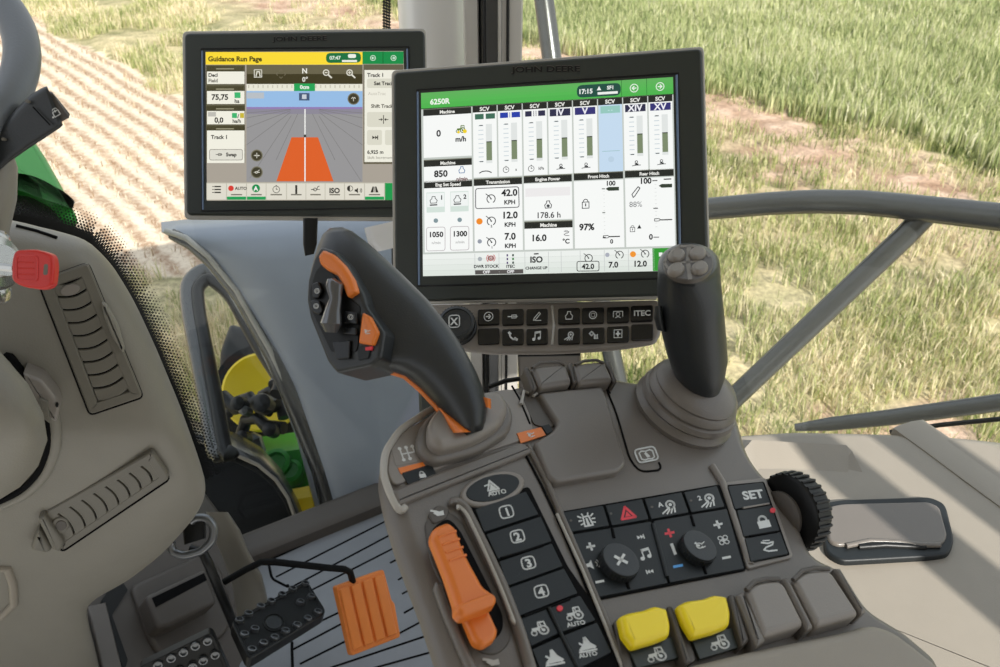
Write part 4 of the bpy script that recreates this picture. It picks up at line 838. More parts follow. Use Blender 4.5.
q = MB(); q.LR([(46, 90, 61, 122, .616, .0085), (52, 92, 69, 118, .616, .0085), (54, 94, 70, 114, .616, .006)], M['taupe_d'], 24, 4); q.build('end_button', stk)
SP = Pl.three(W(20, 120, .6075), W(50, 95, .6042), W(50, 125, .6042)); q = MB(); sym(q, SP, 'wiper', 55, 113, 5.2, .0006, M['legend'], ((.84, -.5), (-.5, -.84))); q.build('marking', stk); q = MB(); q.prism(SP, ell(27, 101, 2, 1.6), -.001, .0008, M['beige_d']); q.build('screw', stk); q = MB(); q.prism(SP, ell(3, 139, 2, 1.6), -.001, .0008, M['beige_d']); q.build('screw', stk); q = MB(); q.tube([SP.pt(33, 107, .0003), SP.pt(50, 125, .0003)], .0005, M['groove'], 6); q.build('seam', stk)
# ------------------------------------------------------------------ floor, sill, firewall
def zp(poly, z0, z1, m, r=0.0):
    pl = Pl((0, 0, 0), (0, 0, 1), (1, 0, 0)); return lambda mb: mb.prism(pl, poly, z0, z1, m, r)
FL = Pl((0, 0, 0), (0, 0, 1), (1, 0, 0))
q = MB(); q.prism(FL, [(236, 560), (388, 494), (470, 470), (640, 520), (1000, 800), (-300, 1100), (60, 640)], -.04, 0, M['mat_'])
struct(q.build('floor'))
# ribbed mat
fm = MB(); fm.prism(FL, [(236, 560), (386, 497), (470, 470), (560, 700), (240, 700)], .0005, .006, M['mat_'], r=.002)
def line(p, a): return (p[0] + 300 * math.cos(a), p[1] + 300 * math.sin(a))
ribs = [((268, 543), (372, 493)), ((268, 561), (389, 506)), ((276, 577), (392, 518)), ((290, 588), (394, 533)), ((300, 596), (400, 545)), ((390, 563), (408, 554)), ((398, 580), (412, 572)), ((300, 631), (340, 612)), ((402, 594), (421, 584)), ((292, 650), (345, 622)), ((404, 613), (427, 600)), ((300, 664), (352, 638)), ((398, 634), (434, 615)), ((330, 668), (441, 631)), ((360, 672), (446, 648)), ((400, 676), (452, 664))]
for a, b_ in ribs: fm.tube([FL.pt(a[0], a[1], .0062), FL.pt(b_[0], b_[1], .0062)], .0019, M['groove'], 8)
fm.tube([FL.pt(x, y, .0062) for x, y in rnd([(268, 561), (272, 579), (290, 588)], 4)], .0025, M['groove'], 8); fm.tube([FL.pt(x, y, .0062) for x, y in rnd([(292, 640), (292, 650), (293, 680)], 4)], .0025, M['groove'], 8)
tag(fm.build('floor_mat'), 'grey ribbed rubber mat on the cab floor beside the pedals', 'floor mat')
q = MB(); a_, b__ = onz(205, 572, .02), onz(480, 462, .02); u = (b__ - a_).normalized(); nrm = Vector((-u.y, u.x, 0))
q.rings([[p + nrm * s_ + Vector((0, 0, z_)) for s_, z_ in ((-.02, -.05), (-.02, .01), (-.008, .022), (.02, .03), (.035, .024), (.04, -.08))] for p in (a_ - u * .5, b__ + u * .2)], M['taupe_d'])
q.build('trim_1')['kind'] = 'structure'
FW = Pl.three(W(110, 600, 1.44), W(230, 530, 1.66), W(200, 667, 1.46))
q = MB(); q.prism(FW, rnd([(56, 640), (60, 520), (188, 466), (222, 512), (244, 548), (258, 598), (262, 640), (268, 720), (120, 720)], 8), -.06, 0, M['taupe_d'], r=.012)
q.prism(FW, [(88, 606), (106, 602), (128, 690), (110, 700)], 0, .012, M['taupe'], r=.003)
q.prism(FW, rnd([(101, 601), (118, 575), (128, 590), (112, 615), (128, 660), (124, 672)], 2), 0, .004, M['black'])
fw = q.build('wall_front'); fw['kind'] = 'structure'
bx_ = thing('pedal_housing', 'dark moulded housing with an open slot left of the pedals', 'pedal housing', FW.pt(180, 620, 0))
q = MB(); q.prism(FW, rnd([(131, 585), (205, 552), (222, 568), (236, 612), (226, 634), (172, 668), (150, 640)], 8), .0, .012, M['taupe_d'], r=.008, seg=4); q.build('surround', bx_)
q = MB(); q.prism(FW, rnd([(146, 595), (206, 568), (218, 602), (170, 626), (158, 628)], 5), .010, .05, M['taupe_d'], r=.008, seg=4); q.prism(FW, [(152, 598), (204, 573), (207, 580), (156, 607)], .049, .051, M['groove']); q.build('slot_box', bx_, label='box with a black slot')
# grey post
q = MB(); q.LR([(206, 512, 228, 512, 1.36, .03), (212, 535, 240, 530, 1.38, .03), (222, 556, 248, 550, 1.40, .03), (232, 585, 262, 575, 1.42, .03), (240, 640, 275, 630, 1.45, .03)], M['beige_d'], 24, 3); q.build('pedal_post', bx_, label='paler moulded post')
hk = thing('tilt_pedal_hook', 'bent silver grey rod loop under the steering console', 'hook', W(192, 536, 1.15))
q = MB(); q.tube([W(x, y, 1.2) for x, y in rnd([(170, 544), (173, 552), (184, 556), (202, 551), (213, 540), (214, 526), (206, 517), (194, 518)], 5, 4)], .0058, M['steel'], 14); q.build('rod', hk)
q = MB(); q.LR([(182, 525, 206, 520, 1.24, .02), (184, 545, 206, 538, 1.24, .02)], M['black'], 16, 5); q.lathe(W(178, 532, 1.2), cv(0, 0, 1), [(.004, 0), (.004, .01), (.0001, .011)], M['chrome'], 12); q.build('bracket', hk)
# pedals
def pad_pedal(corn, studs, d0, arm, lab, extra=None):
    pp = Pl.quad(corn, d0); o = thing('pedal', lab, 'pedal', pp.pt(corn[0][0], corn[0][1], -.02))
    z = MB(); z.prism(pp, rnd(corn, 6), -.012, .004, M['black'], r=.003); z.ring(pp, rnd(corn, 6), .006, .003, .006, M['black'], .001)
    if extra: z.ring(pp, ell(extra[0], extra[1], 11, 9), .002, .003, .0055, M['black'], .0004); z.prism(pp, ell(extra[0], extra[1], 8, 6.5), .003, .0055, M['soft'], r=.001)
    z.build('pad', o)
    for x, y in studs: s_ = MB(); s_.lathe(pp.pt(x, y, .003), pp.n, [(.0072, 0), (.0066, .006), (.0045, .0062), (.004, .003), (.0001, .003)], M['steel'], 16); s_.build('stud', o)
    if arm: s_ = MB(); s_.tube([W(*p) for p in arm], .0075, M['black'], 12); s_.build('arm', o)
    return o
cs = lambda L: [(130 + x * .33, 490 + y * .33) for x, y in L]
pad_pedal([(231, 621), (307, 580), (327, 612), (249, 660)], cs([(330, 400), (358, 380), (395, 358), (427, 342), (460, 322), (492, 305), (530, 288), (548, 328), (515, 345), (568, 375), (537, 395), (505, 415), (470, 433), (437, 453), (403, 470), (368, 490), (345, 443), (377, 427)]), 1.30, [(190, 549, 1.28), (203, 553, 1.28), (209, 565, 1.28), (217, 585, 1.30), (236, 630, 1.36)], 'black studded brake pedal beside the orange pedal', (274, 622))
pad_pedal([(138, 668), (212, 632), (232, 676), (160, 712)], cs([(85, 525), (125, 505), (162, 487), (198, 468), (235, 453), (258, 495), (222, 512), (190, 530), (150, 545)]), 1.26, None, 'black studded pedal cut off by the bottom of the picture')
op = Pl.quad([(336, 586), (385, 569), (401, 636), (352, 656)], 1.38); ap = thing('pedal', 'orange ribbed accelerator pedal on a thin black rod', 'pedal', op.pt(360, 655, -.01))
z = MB(); z.prism(op, rnd([(336, 586), (384, 569), (392, 600), (395, 603), (401, 637), (352, 656)], 3), -.012, .003, M['orange_d'], r=.003)
for i in range(4):
    t0, t1 = .06 + i * .235, .06 + i * .235 + .19
    L = lambda t, s_: tuple(Vector((336, 586)).lerp(Vector((385, 569)), t) * (1 - s_) + Vector((352, 656)).lerp(Vector((401, 637)), t) * s_)
    z.prism(op, rnd([L(t0, .06), L(t1, .06), L(t1, .94), L(t0, .94)], 2), .001, .008, M['orange_d'], r=.003)
z.build('pad', ap)
z = MB(); z.tube([W(x, y, d_) for x, y, d_ in [(224, 582, 1.33), (245, 570, 1.33), (261, 562, 1.33), (275, 562, 1.335), (330, 568, 1.36), (344, 569, 1.37), (350, 572, 1.385), (353, 582, 1.40), (356, 600, 1.41)]], .0055, M['rubber'], 12); z.build('arm', ap)
# ------------------------------------------------------------------ side console (right)
sx = Pl((0, 0, .66), (0, 0, 1), (1, 0, 0))
rc = thing('side_console', 'sand coloured moulded side console between the armrest and the side window', 'side console', onz(900, 560, 0))
q = MB(); q.prism(sx, rnd([(730, 430), (790, 426), (850, 427), (940, 430), (1010, 437), (1120, 470), (1200, 760), (900, 800), (700, 560)], [4, 10, 40, 40, 20, 20, 10, 5, 5], 5), -.60, 0, M['sand'], r=.02, seg=5); 
q.build('body', rc)
q = MB(); w1 = [sx.pt(x, y, 0) for x, y in ((893, 429), (925, 452), (965, 482), (1010, 515), (1080, 570), (1200, 670))]
rows = []
for p_ in w1:
    o2 = Vector((.91, .42, 0)); rows.append([p_ + o2 * a + Vector((0, 0, b_)) for a, b_ in ((-.004, -.02), (.0, .0015), (.01, .003), (.03, .002), (.05, -.002), (.05, -.03))])
q.rings(rows, M['sand']); q.build('shade_crease', rc)  # faint crease shaped along the border of the shaded patch
q = MB(); q.rings([[sx.pt(x, y, h) for x, y, h in ((738, 470, -.01), (742, 452, .012), (752, 440, .012), (846, 445, .012), (852, 451, .008), (876, 500, -.01))], [sx.pt(x, y, h) for x, y, h in ((770, 540, -.03), (770, 530, -.02), (772, 520, -.02), (850, 520, -.02), (862, 520, -.03), (876, 530, -.03))]], M['sand']); q.build('facet', rc)
lid = rnd([(820, 503), (840, 499), (930, 496), (946, 503), (955, 540), (950, 553), (930, 556), (842, 561), (826, 552)], 7)
q = MB(); q.prism(sx, lid, -.002, .007, M['key'], r=.003, seg=4); q.build('lid_base', rc, label='dark base of the ashtray lid')
q = MB(); q.prism(sx, rnd([(828, 506), (842, 503), (928, 501), (940, 506), (948, 535), (943, 543), (900, 546), (870, 541), (838, 545), (828, 540)], [5, 5, 5, 5, 5, 4, 20, 20, 5, 5]), .005, .0105, M['taupe'], r=.003)
q.tube([sx.pt(x, y, .009) for x, y in [(846, 546), (870, 541), (898, 542), (920, 545), (940, 545)]], .0028, M['taupe'], 10); q.tube([sx.pt(x, y, .007) for x, y in [(858, 547), (885, 545), (925, 547)]], .004, M['black'], 10); q.build('lid', rc, label='grey lid with a finger groove')
# ------------------------------------------------------------------ rails outside
hr = thing('handrail', 'thick grey handrail with a slanting brace outside the side window', 'handrail', W(734, 420, 1.45))
q = MB(); q.tube([W(x, y, d_) for x, y, d_ in [(560, 222, 1.68), (640, 214.5, 1.62), (712, 208.5, 1.56), (770, 203.5, 1.50), (800, 202, 1.46), (822, 201.5, 1.44), (862, 202.5, 1.40), (900, 206, 1.36), (1000, 217, 1.24), (1130, 233, 1.12)]], .0205, M['rail'], 24); q.build('rail', hr)
q = MB(); q.tube([W(925, 215, 1.35), W(905, 236, 1.37), W(734, 398, 1.50), W(680, 450, 1.56)], .0185, M['rail'], 24); q.build('brace', hr)
q = MB(); q.tube([W(540, -60, 1.66), W(544, 0, 1.70), W(552, 60, 1.72), W(613, 360, 1.80), W(622, 400, 1.82)], [.020] * 5, M['rail'], 20)
tag(q.build('mirror_rod'), 'slanting grey rod beside the front pillar, above the larger monitor', 'rod')
q = MB(); q.tube([W(795, 427.5, 1.35), W(830, 424, 1.33), W(893, 417, 1.28), W(1000, 402.5, 1.2), (W(1090, 389, 1.13))], [.006, .011, .0125, .013, .013], M['rail'], 16); q.tube([W(890, 432, 1.26), W(940, 425, 1.22), W(1010, 418, 1.16)], .0035, M['black'], 10)
tag(q.build('lower_window_rail'), 'dark glossy rail along the bottom of the side window', 'rail')
# pillars at the front corner
PY = 1.22
def pill(x0, x1, y0, y1, m, name='pillar', cyl=False):
    z = MB(); X0, X1 = [(x - 500) / F * (PY * .848 + .198 * .53 + .01) for x in (x0, x1)]
    if cyl:
        c_ = ((X0 + X1) / 2, y0 + .03); rr = (X1 - X0) / 2
        z.rings([[Vector((c_[0] + rr * math.cos(a), c_[1] + rr * .8 * math.sin(a), zz)) for a in [2 * math.pi * i / 40 for i in range(40)]] for zz in (-.2, 2.1)], m)
    else:
        z.rings([[Vector((x, y, zz)) for x, y in ((X0, y0), (X0 + .002, y0 - .003), (X1 - .002, y0 - .003), (X1, y0), (X1, y1), (X0, y1))] for zz in (-.2, 2.1)], m)
    return z
q = pill(386, 462, PY + .10, 0, M['silver'], cyl=True); tag(q.build('exhaust_pipe'), 'silver grey vertical exhaust pipe between the two monitors', 'exhaust pipe')
q = MB()
for x0, x1, y0, m in ((462, 478, PY + .02, 'pill'), (478, 485, PY + .03, 'black'), (485, 501, PY + .01, 'rail'), (501, 523, PY, 'pill')):
    z = pill(x0, x1, y0, PY + .09, M[m]); q.add(z.v, z.f, M[m])
for x_ in (483, 499.5, 508): q.tube([((x_ - 500) / F * 1.14, PY - .006, -.2), ((x_ - 500) / F * 1.14, PY - .006, 2.1)], .0022, M['black' if x_ != 499.5 else 'rimlt'], 8)
o = q.build('pillar_front'); struct(o)
# ------------------------------------------------------------------ outside, low on the front side
ec = thing('exhaust_cover', 'big smooth blue grey exhaust cover outside the front window', 'engine cover', W(330, 500, 1.9))
q = MB(); q.LR([(161, 222, 470, 190, 1.86, .02), (163, 232, 474, 205, 1.84, .10), (186, 244, 480, 225, 1.86, .16), (206, 262, 486, 255, 1.88, .18), (230, 292, 492, 290, 1.90, .19), (257, 338, 497, 338, 1.93, .19), (279, 386, 502, 386, 1.97, .19), (299, 439, 506, 440, 2.0, .19), (317, 507, 510, 508, 2.05, .19), (326, 560, 512, 560, 2.1, .19)], M['cover'], 48, 3.2); q.build('shell', ec, smooth=60)
q = MB(); q.tube([W(x, y, d_) for x, y, d_ in [(166, 231, 1.76), (186, 238, 1.74), (208, 256, 1.745), (236, 290, 1.76), (270, 350, 1.79), (294, 405, 1.83), (316, 460, 1.87), (332, 520, 1.92)]], .006, M['rimlt'], 10); q.build('edge_line', ec, label='thin painted highlight along the edge')  # highlight of the rounded edge, put in as a pale tube
q = MB(); q.tube([W(x, y, d_ + .0) for x, y, d_ in [(172, 234, 1.77), (192, 244, 1.765), (215, 263, 1.77), (243, 297, 1.785), (277, 357, 1.815), (301, 412, 1.855), (324, 467, 1.895), (340, 526, 1.94)]], [.012, .014, .017, .02, .024, .027, .03, .033], M['rail'], 14); q.build('edge_shade', ec, label='dark band painting the shade of the rounded edge')  # dark tube standing in for shade where the shell rounds away
q = MB(); q.LR([(391, 226, 412, 226, 1.5, .03), (392, 280, 414, 280, 1.5, .03)], M['black'], 16, 5); q.build('bracket', ec); q = MB(); q.LR([(418, 380, 440, 360, 1.45, .03), (420, 425, 446, 420, 1.45, .03)], M['bezel'], 16, 5); q.build('bracket', ec)
# side screen with black edge
ss = thing('engine_side_screen', 'black edged side screen left of the exhaust cover', 'engine screen', W(250, 480, 2.1))
S2 = Pl.quad([(184, 272), (290, 262), (350, 480), (215, 500)], 2.15)
q = MB(); q.tube([S2.pt(x, y, 0) for x, y in rnd([(286, 376), (262, 336), (234, 285), (207, 268), (188, 282), (190, 310), (208, 400), (218, 460)], 14)], .022, M['rail'], 14); q.tube([S2.pt(x, y, .012) for x, y in rnd([(284, 385), (258, 345), (230, 294), (208, 277), (197, 288), (199, 312), (216, 400), (226, 460)], 12)], .016, M['black'], 12); q.build('frame', ss)
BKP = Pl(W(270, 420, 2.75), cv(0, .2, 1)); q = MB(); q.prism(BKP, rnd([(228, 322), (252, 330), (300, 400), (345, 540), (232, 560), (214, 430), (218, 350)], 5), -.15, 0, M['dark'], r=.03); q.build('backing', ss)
eng = thing('engine_bay', 'dark hoses and fittings under the yellow wheel rim, left of the exhaust cover', 'engine', W(260, 430, 2.2))
rg = random.Random(3)
for nm, pts, rr in (('hose', [(222, 396), (236, 408), (250, 404), (262, 400), (276, 406)], .018), ('hose', [(228, 414), (240, 400), (250, 396), (258, 408), (270, 412)], .013), ('hose', [(240, 440), (246, 420), (258, 418), (266, 426), (284, 428)], .016), ('hose', [(262, 396), (272, 390), (280, 400), (284, 418)], .015)):
    z = MB(); z.tube([W(x, y, 2.16 - .02 * i) for i, (x, y) in enumerate(pts)], rr, M['black'], 12); z.build(nm, eng)
for x, y, r_ in ((237, 403, .018), (262, 403, .022), (269, 429, .018), (243, 410, .012), (241, 437, .016)):
    z = MB(); z.lathe(W(x, y, 2.05), cv(-.2, .3, 1), [(r_, -.03), (r_, 0), (r_ * .6, .004), (.0001, .006)], M['black' if r_ > .015 else 'steel'], 18); z.build('fitting', eng)
z = MB(); z.LR([(226, 440, 254, 432, 2.16, .04), (244, 446, 262, 436, 2.16, .05), (248, 462, 268, 455, 2.16, .04)], M['steel'], 16, 4); z.build('bracket', eng)
hb = thing('wheel_rim', 'round yellow wheel rim seen behind the dark hoses', 'wheel rim', W(258, 385, 2.35))
z = MB(); z.lathe(W(263, 392, 2.30), cv(.25, .15, 1), [(.105, -.05), (.108, 0), (.102, .006), (.092, .002), (.07, -.012), (.04, -.02), (.0001, -.02)], M['jdyel'], 48); z.build('disc', hb)
z = MB(); z.lathe(W(263, 392, 2.33), cv(.25, .15, 1), [(.115, -.10), (.135, -.06), (.135, -.02), (.11, 0)], M['rubber'], 48); z.build('tyre', hb)
gb = thing('green_casting', 'green engine casting low beside the exhaust cover', 'casting', W(285, 480, 2.2))
z = MB(); z.LR([(252, 438, 296, 432, 2.25, .05), (254, 455, 310, 448, 2.2, .09), (262, 475, 322, 470, 2.2, .09), (276, 492, 328, 490, 2.2, .07)], M['jdgreen'], 24, 3.5)
for x, y, r_ in ((276, 462, .035), (290, 470, .03), (272, 476, .02)): z.lathe(W(x, y, 2.10), cv(0, .5, 1), [(r_, -.05), (r_, 0), (r_ * .7, .006), (r_ * .6, -.004), (.0001, -.004)], M['jdgreen'], 20)
z.build('casting', gb)
yb = thing('yellow_axle_block', 'yellow block at the end of the green casting, just above the floor sill', 'axle block', W(303, 510, 2.1))
z = MB(); z.LR([(287, 490, 313, 485, 2.12, .05), (291, 500, 316, 496, 2.1, .06), (295, 514, 318, 508, 2.1, .06), (296, 525, 320, 522, 2.1, .05)], M['jdyel'], 20, 4); z.build('block', yb)
# front mudguard with the tyre under it
mg = thing('front_mudguard', 'dark curved mudguard with a pale edge below the engine screen', 'mudguard', W(240, 540, 1.9))
o_ = [(150, 405), (186, 418), (214, 426), (238, 434), (262, 448), (282, 470), (298, 500), (310, 535), (316, 560)]
i_ = [(150, 428), (184, 436), (210, 445), (236, 455), (258, 465), (276, 480), (288, 498), (296, 520), (300, 560)]
z = MB(); z.rings([[W(a[0], a[1], 1.98), W((a[0] * 2 + c[0]) / 3, (a[1] * 2 + c[1]) / 3, 1.90), W((a[0] + c[0] * 2) / 3, (a[1] + c[1] * 2) / 3, 1.86), W(c[0], c[1], 1.85), W(c[0], c[1] + 2, 1.87), W(a[0], a[1] + 3, 2.0)] for a, c in zip(o_, i_)], M['rail']); z.build('guard', mg)
z = MB(); z.tube([W(x, y, 1.85) for x, y in i_], .004, M['sand'], 10); z.build('edge_line', mg, label='pale edge bead')
z = MB(); z.tube([W(x, y + 4, 1.87) for x, y in i_], .008, M['rubber'], 10); MGp = Pl(W(240, 500, 1.95), cv(-.1, .3, 1))
z.prism(MGp, [(x, y + 2) for x, y in i_] + [(240, 600), (150, 600)], -.08, 0, M['rubber'], r=.01); z.build('liner', mg, label='black liner below the guard')
# bonnet at the left
HP = Pl.three(W(40, 150, 1.75), W(80, 215, 1.65), W(0, 170, 1.6))
hd = thing('bonnet', 'green tractor bonnet corner outside the front window below the stalk', 'bonnet', HP.pt(30, 200, -.1))
z = MB(); z.prism(HP, rnd([(-60, 110), (38, 136), (52, 156), (68, 184), (84, 216), (74, 216), (58, 196), (36, 184), (-60, 172)], 5), -.10, 0, M['jdgreen'], r=.03, seg=5); z.build('panel', hd)
z = MB(); z.prism(HP, rnd([(-60, 170), (30, 182), (56, 198), (72, 218), (88, 250), (-60, 260)], 6), -.16, -.03, M['rail'], r=.02); z.build('lower_panel', hd, label='dark grey lower bonnet panel')
# ------------------------------------------------------------------ glazing
def glass():
    m = bpy.data.materials.new('window_glass'); m.use_nodes = True; nt = m.node_tree; nt.nodes.clear()
    o = nt.nodes.new('ShaderNodeOutputMaterial'); mx = nt.nodes.new('ShaderNodeMixShader'); t = nt.nodes.new('ShaderNodeBsdfTransparent'); g = nt.nodes.new('ShaderNodeBsdfGlossy')
    t.inputs[0].default_value = (.97, .985, .97, 1); g.inputs['Roughness'].default_value = .02; mx.inputs[0].default_value = .018
    nt.links.new(t.outputs[0], mx.inputs[1]); nt.links.new(g.outputs[0], mx.inputs[2]); nt.links.new(mx.outputs[0], o.inputs[0]); return m
M['glass'] = glass()
GW = Pl.three(W(60, 225, 1.25), a_ + Vector((0, .04, 0)), b__ + Vector((0, .04, 0)))
z = MB(); z.prism(GW, [(-40, -60), (462, -60), (462, 452), (388, 488), (236, 552), (80, 560), (-40, 300)], -.004, 0, M['glass'])
z.build('window_1', smooth=0)['kind'] = 'structure'
wp = [Vector((.035, 1.215, 0)), Vector((.60, .76, 0))]
z = MB(); dv = (wp[1] - wp[0]).normalized(); nv = Vector((dv.y, -dv.x, 0)) * .004
e_ = wp[0] + dv * 1.3
z.rings([[wp[0] + Vector((0, 0, .45)), e_ + Vector((0, 0, .45)), e_ + Vector((0, 0, 1.9)), wp[0] + Vector((0, 0, 1.9))], [wp[0] + nv + Vector((0, 0, .45)), e_ + nv + Vector((0, 0, .45)), e_ + nv + Vector((0, 0, 1.9)), wp[0] + nv + Vector((0, 0, 1.9))]], M['glass'])
z.build('window_2', smooth=0)['kind'] = 'structure'
# black dot border of the windscreen
fp = [Vector(p) for p in [(-20, 214), (18, 218), (60, 226), (92, 236), (112, 260), (134, 298), (155, 343), (180, 403), (198, 453), (205, 480)]]
z = MB(); L = [0]
for a, c in zip(fp, fp[1:]): L.append(L[-1] + (c - a).length)
def along(s):
    for i in range(len(fp) - 1):
        if s <= L[i + 1]:
            t = (s - L[i]) / (L[i + 1] - L[i]); return fp[i].lerp(fp[i + 1], t), (fp[i + 1] - fp[i]).normalized()
    return fp[-1], (fp[-1] - fp[-2]).normalized()
for j in range(-2, 9):
    for i in range(int(L[-1] / 3.4)):
        p_, t_ = along(i * 3.4 + (j % 2) * 1.7); nn_ = Vector((t_.y, -t_.x)); c_ = p_ + nn_ * (j * 2.7)
        s_ = 2.35 - j * .22
        if s_ > .3: z.face(GW, [(c_.x, c_.y - s_), (c_.x + s_, c_.y), (c_.x, c_.y + s_), (c_.x - s_, c_.y)], .0005, M['black'])
for i in range(48):
    for j in range(3):
        x = 386 + (-j * .9); z.face(GW, [(384 + j * 2.6, -60 + i * 3 + j), (386 + j * 2.6, -58 + i * 3 + j), (384 + j * 2.6, -56 + i * 3 + j), (382 + j * 2.6, -58 + i * 3 + j)], .0005, M['black'])
for i in range(36):
    for j in range(2): x = 316 + i * 2.6 + j; y = 521 - i * 1.12 - j * 2.4; z.face(GW, [(x, y - 1.3), (x + 1.3, y), (x, y + 1.3), (x - 1.3, y)], .0005, M['black'])
z.build('window_dot_border', smooth=0)['kind'] = 'structure'
# ------------------------------------------------------------------ cab shell that shades the inside (tractor axes)
Fv = Vector((-.423, .906, 0)); Rv = Vector((.906, .423, 0))
def cabbox(name, r0, r1, f0, f1, z0, z1, m):
    z = MB(); z.rings([[Rv * r + Fv * f + Vector((0, 0, zz)) for r, f in ((r0, f0), (r1, f0), (r1, f1), (r0, f1))] for zz in (z0, z1)], m); o = z.build(name, smooth=0); o['kind'] = 'structure'; return o
cabbox('ceiling', -1.25, .80, -1.05, 1.0, 1.95, 2.08, M['pill'])
cabbox('wall_rear_blocker', -1.25, .34, -1.05, -.95, -.1, 1.95, M['pill'])  # solid panel added out of view to block the sun
cabbox('wall_rear_blocker', .34, .43, -1.05, -.95, 1.60, 1.95, M['pill'])  # header added to keep sun off the joystick boot and SET buttons
cabbox('wall_rear_blocker', .34, .80, -1.05, -.95, -.1, .95, M['pill'])
cabbox('pillar_rear_blocker', .43, .505, -1.05, -.97, .95, 1.95, M['pill'])  # unseen posts added and spaced to stripe the sun on the side console
cabbox('pillar_rear_blocker', .63, .695, -1.05, -.97, .95, 1.95, M['pill'])
cabbox('pillar_rear_blocker', .735, .82, -1.05, -.90, .95, 1.95, M['pill'])
cabbox('wall_left', -1.25, -1.18, -1.05, 1.0, -.1, .95, M['pill'])
# ------------------------------------------------------------------ ground
GZ = -1.3
def G(px, py): p = onz(px, py, GZ); return np.array([p.x, p.y])
rngn = np.random.default_rng(5)
def vnoise(x, y, s, seed=0):
    r = np.random.default_rng(seed).random((64, 64)); u = x * s % 64; v = y * s % 64; i = np.floor(u).astype(int); j = np.floor(v).astype(int); fu = u - i; fv = v - j
    fu = fu * fu * (3 - 2 * fu); fv = fv * fv * (3 - 2 * fv); i1 = (i + 1) % 64; j1 = (j + 1) % 64; i %= 64; j %= 64
    return (r[i, j] * (1 - fu) + r[i1, j] * fu) * (1 - fv) + (r[i, j1] * (1 - fu) + r[i1, j1] * fu) * fv
def seg(x, y, pts):
    d = np.full(x.shape, 1e9); side = np.zeros(x.shape)
    for a, c in zip(pts, pts[1:]):
        e = c - a; t = np.clip(((x - a[0]) * e[0] + (y - a[1]) * e[1]) / e.dot(e), 0, 1)
        qx, qy = x - a[0] - t * e[0], y - a[1] - t * e[1]; dd = np.hypot(qx, qy); sd = np.sign(e[0] * qy - e[1] * qx)
        m_ = dd < d; side = np.where(m_, sd, side); d = np.minimum(d, dd)
    return d * side
soil_c = [G(1250, 290), G(1000, 205), G(900, 168), G(800, 135), G(700, 100), G(560, 62), G(380, 20), G(200, -40)]
stub_e = [G(560, 330), G(420, 150), G(200, 108), G(120, 64), G(35, 22), G(-60, -10)]
near_e = [G(-60, 262), G(60, 262), G(150, 268), G(230, 276), G(420, 300)]
def zones(x, y):
    w = (vnoise(x, y, 1.3, 1) - .5) * .5 + (vnoise(x, y, 4, 2) - .5) * .25
    ds = seg(x, y, soil_c)           # >0 near side? sign set below
    return ds, seg(x, y, stub_e) + w * .5, seg(x, y, near_e) + w * .6, w
sg0 = float(np.sign(seg(np.array([G(900, 300)[0]]), np.array([G(900, 300)[1]]), soil_c)[0]))
sg1 = float(np.sign(seg(np.array([G(100, 200)[0]]), np.array([G(100, 200)[1]]), stub_e)[0]))
sg2 = float(np.sign(seg(np.array([G(100, 200)[0]]), np.array([G(100, 200)[1]]), near_e)[0]))
def classify(x, y):
    ds, dt, dn, w = zones(x, y)
    near = ds * sg0                  # + on the tractor's side of the bare strip
    stub = (dt * sg1 > 0) & (dn * sg2 > 0)
    bare = np.exp(-((near - .15 + w * 1.4) / .75) ** 2) * (.35 + 1.0 * vnoise(x, y, 3.1, 31)); bare = np.maximum(bare, .95 * (near > 0) * np.clip((vnoise(x, y, .9, 33) + .4 * vnoise(x, y, 5, 34) - .98) * 5, 0, 1))
    return near, stub, bare, w
rd = (G(178, 132) - G(40, 43)); rd = rd / np.hypot(*rd); rn = np.array([-rd[1], rd[0]]); ROWS = .18
nx, ny = 420, 420
xs = np.linspace(-16, 16, nx); ys = np.linspace(.2, 24, ny)
X_, Y_ = np.meshgrid(xs, ys); near, stub, bare, w = classify(X_, Y_)
row = np.sin((X_ * rn[0] + Y_ * rn[1]) * 2 * np.pi / ROWS)
n1 = vnoise(X_, Y_, 9, 4); n2 = vnoise(X_, Y_, 2.2, 6)
def mixc(a, b_, t): return a + (b_ - a) * np.clip(t, 0, 1)[..., None]
lc = lambda *c: np.array(lin(c))
soil = mixc(lc(150, 118, 96)[None, None], lc(214, 184, 162)[None, None], n1)
grs = mixc(lc(110, 112, 72)[None, None], lc(214, 194, 156)[None, None], n1 * .6 + n2 * .5 - .1)
col = mixc(grs, soil, bare * 1.3)
cropc = lc(84, 104, 52)[None, None] * np.ones_like(col); col = mixc(col, cropc, ((-near - .5) * 3) * (near < 0))
st = lc(232, 214, 188)[None, None] * np.ones_like(col)
col = np.where(stub[..., None], st, col)
Z_ = GZ + np.where(stub, 0, (n1 - .5) * .03) + (n2 - .5) * .05
me = bpy.data.meshes.new('ground'); nv_ = nx * ny
me.vertices.add(nv_); me.vertices.foreach_set('co', np.stack([X_, Y_, Z_], -1).astype(np.float32).ravel())
ii = np.arange(nv_).reshape(ny, nx); quads = np.stack([ii[:-1, :-1], ii[:-1, 1:], ii[1:, 1:], ii[1:, :-1]], -1).reshape(-1, 4)
def setfaces(me, loops, sizes):
    me.loops.add(len(loops)); me.loops.foreach_set('vertex_index', loops.astype(np.int32)); me.polygons.add(len(sizes))
    st_ = np.concatenate([[0], np.cumsum(sizes)[:-1]]); me.polygons.foreach_set('loop_start', st_.astype(np.int32)); me.polygons.foreach_set('loop_total', sizes.astype(np.int32)); me.update(calc_edges=True)
setfaces(me, quads.ravel(), np.full(len(quads), 4))
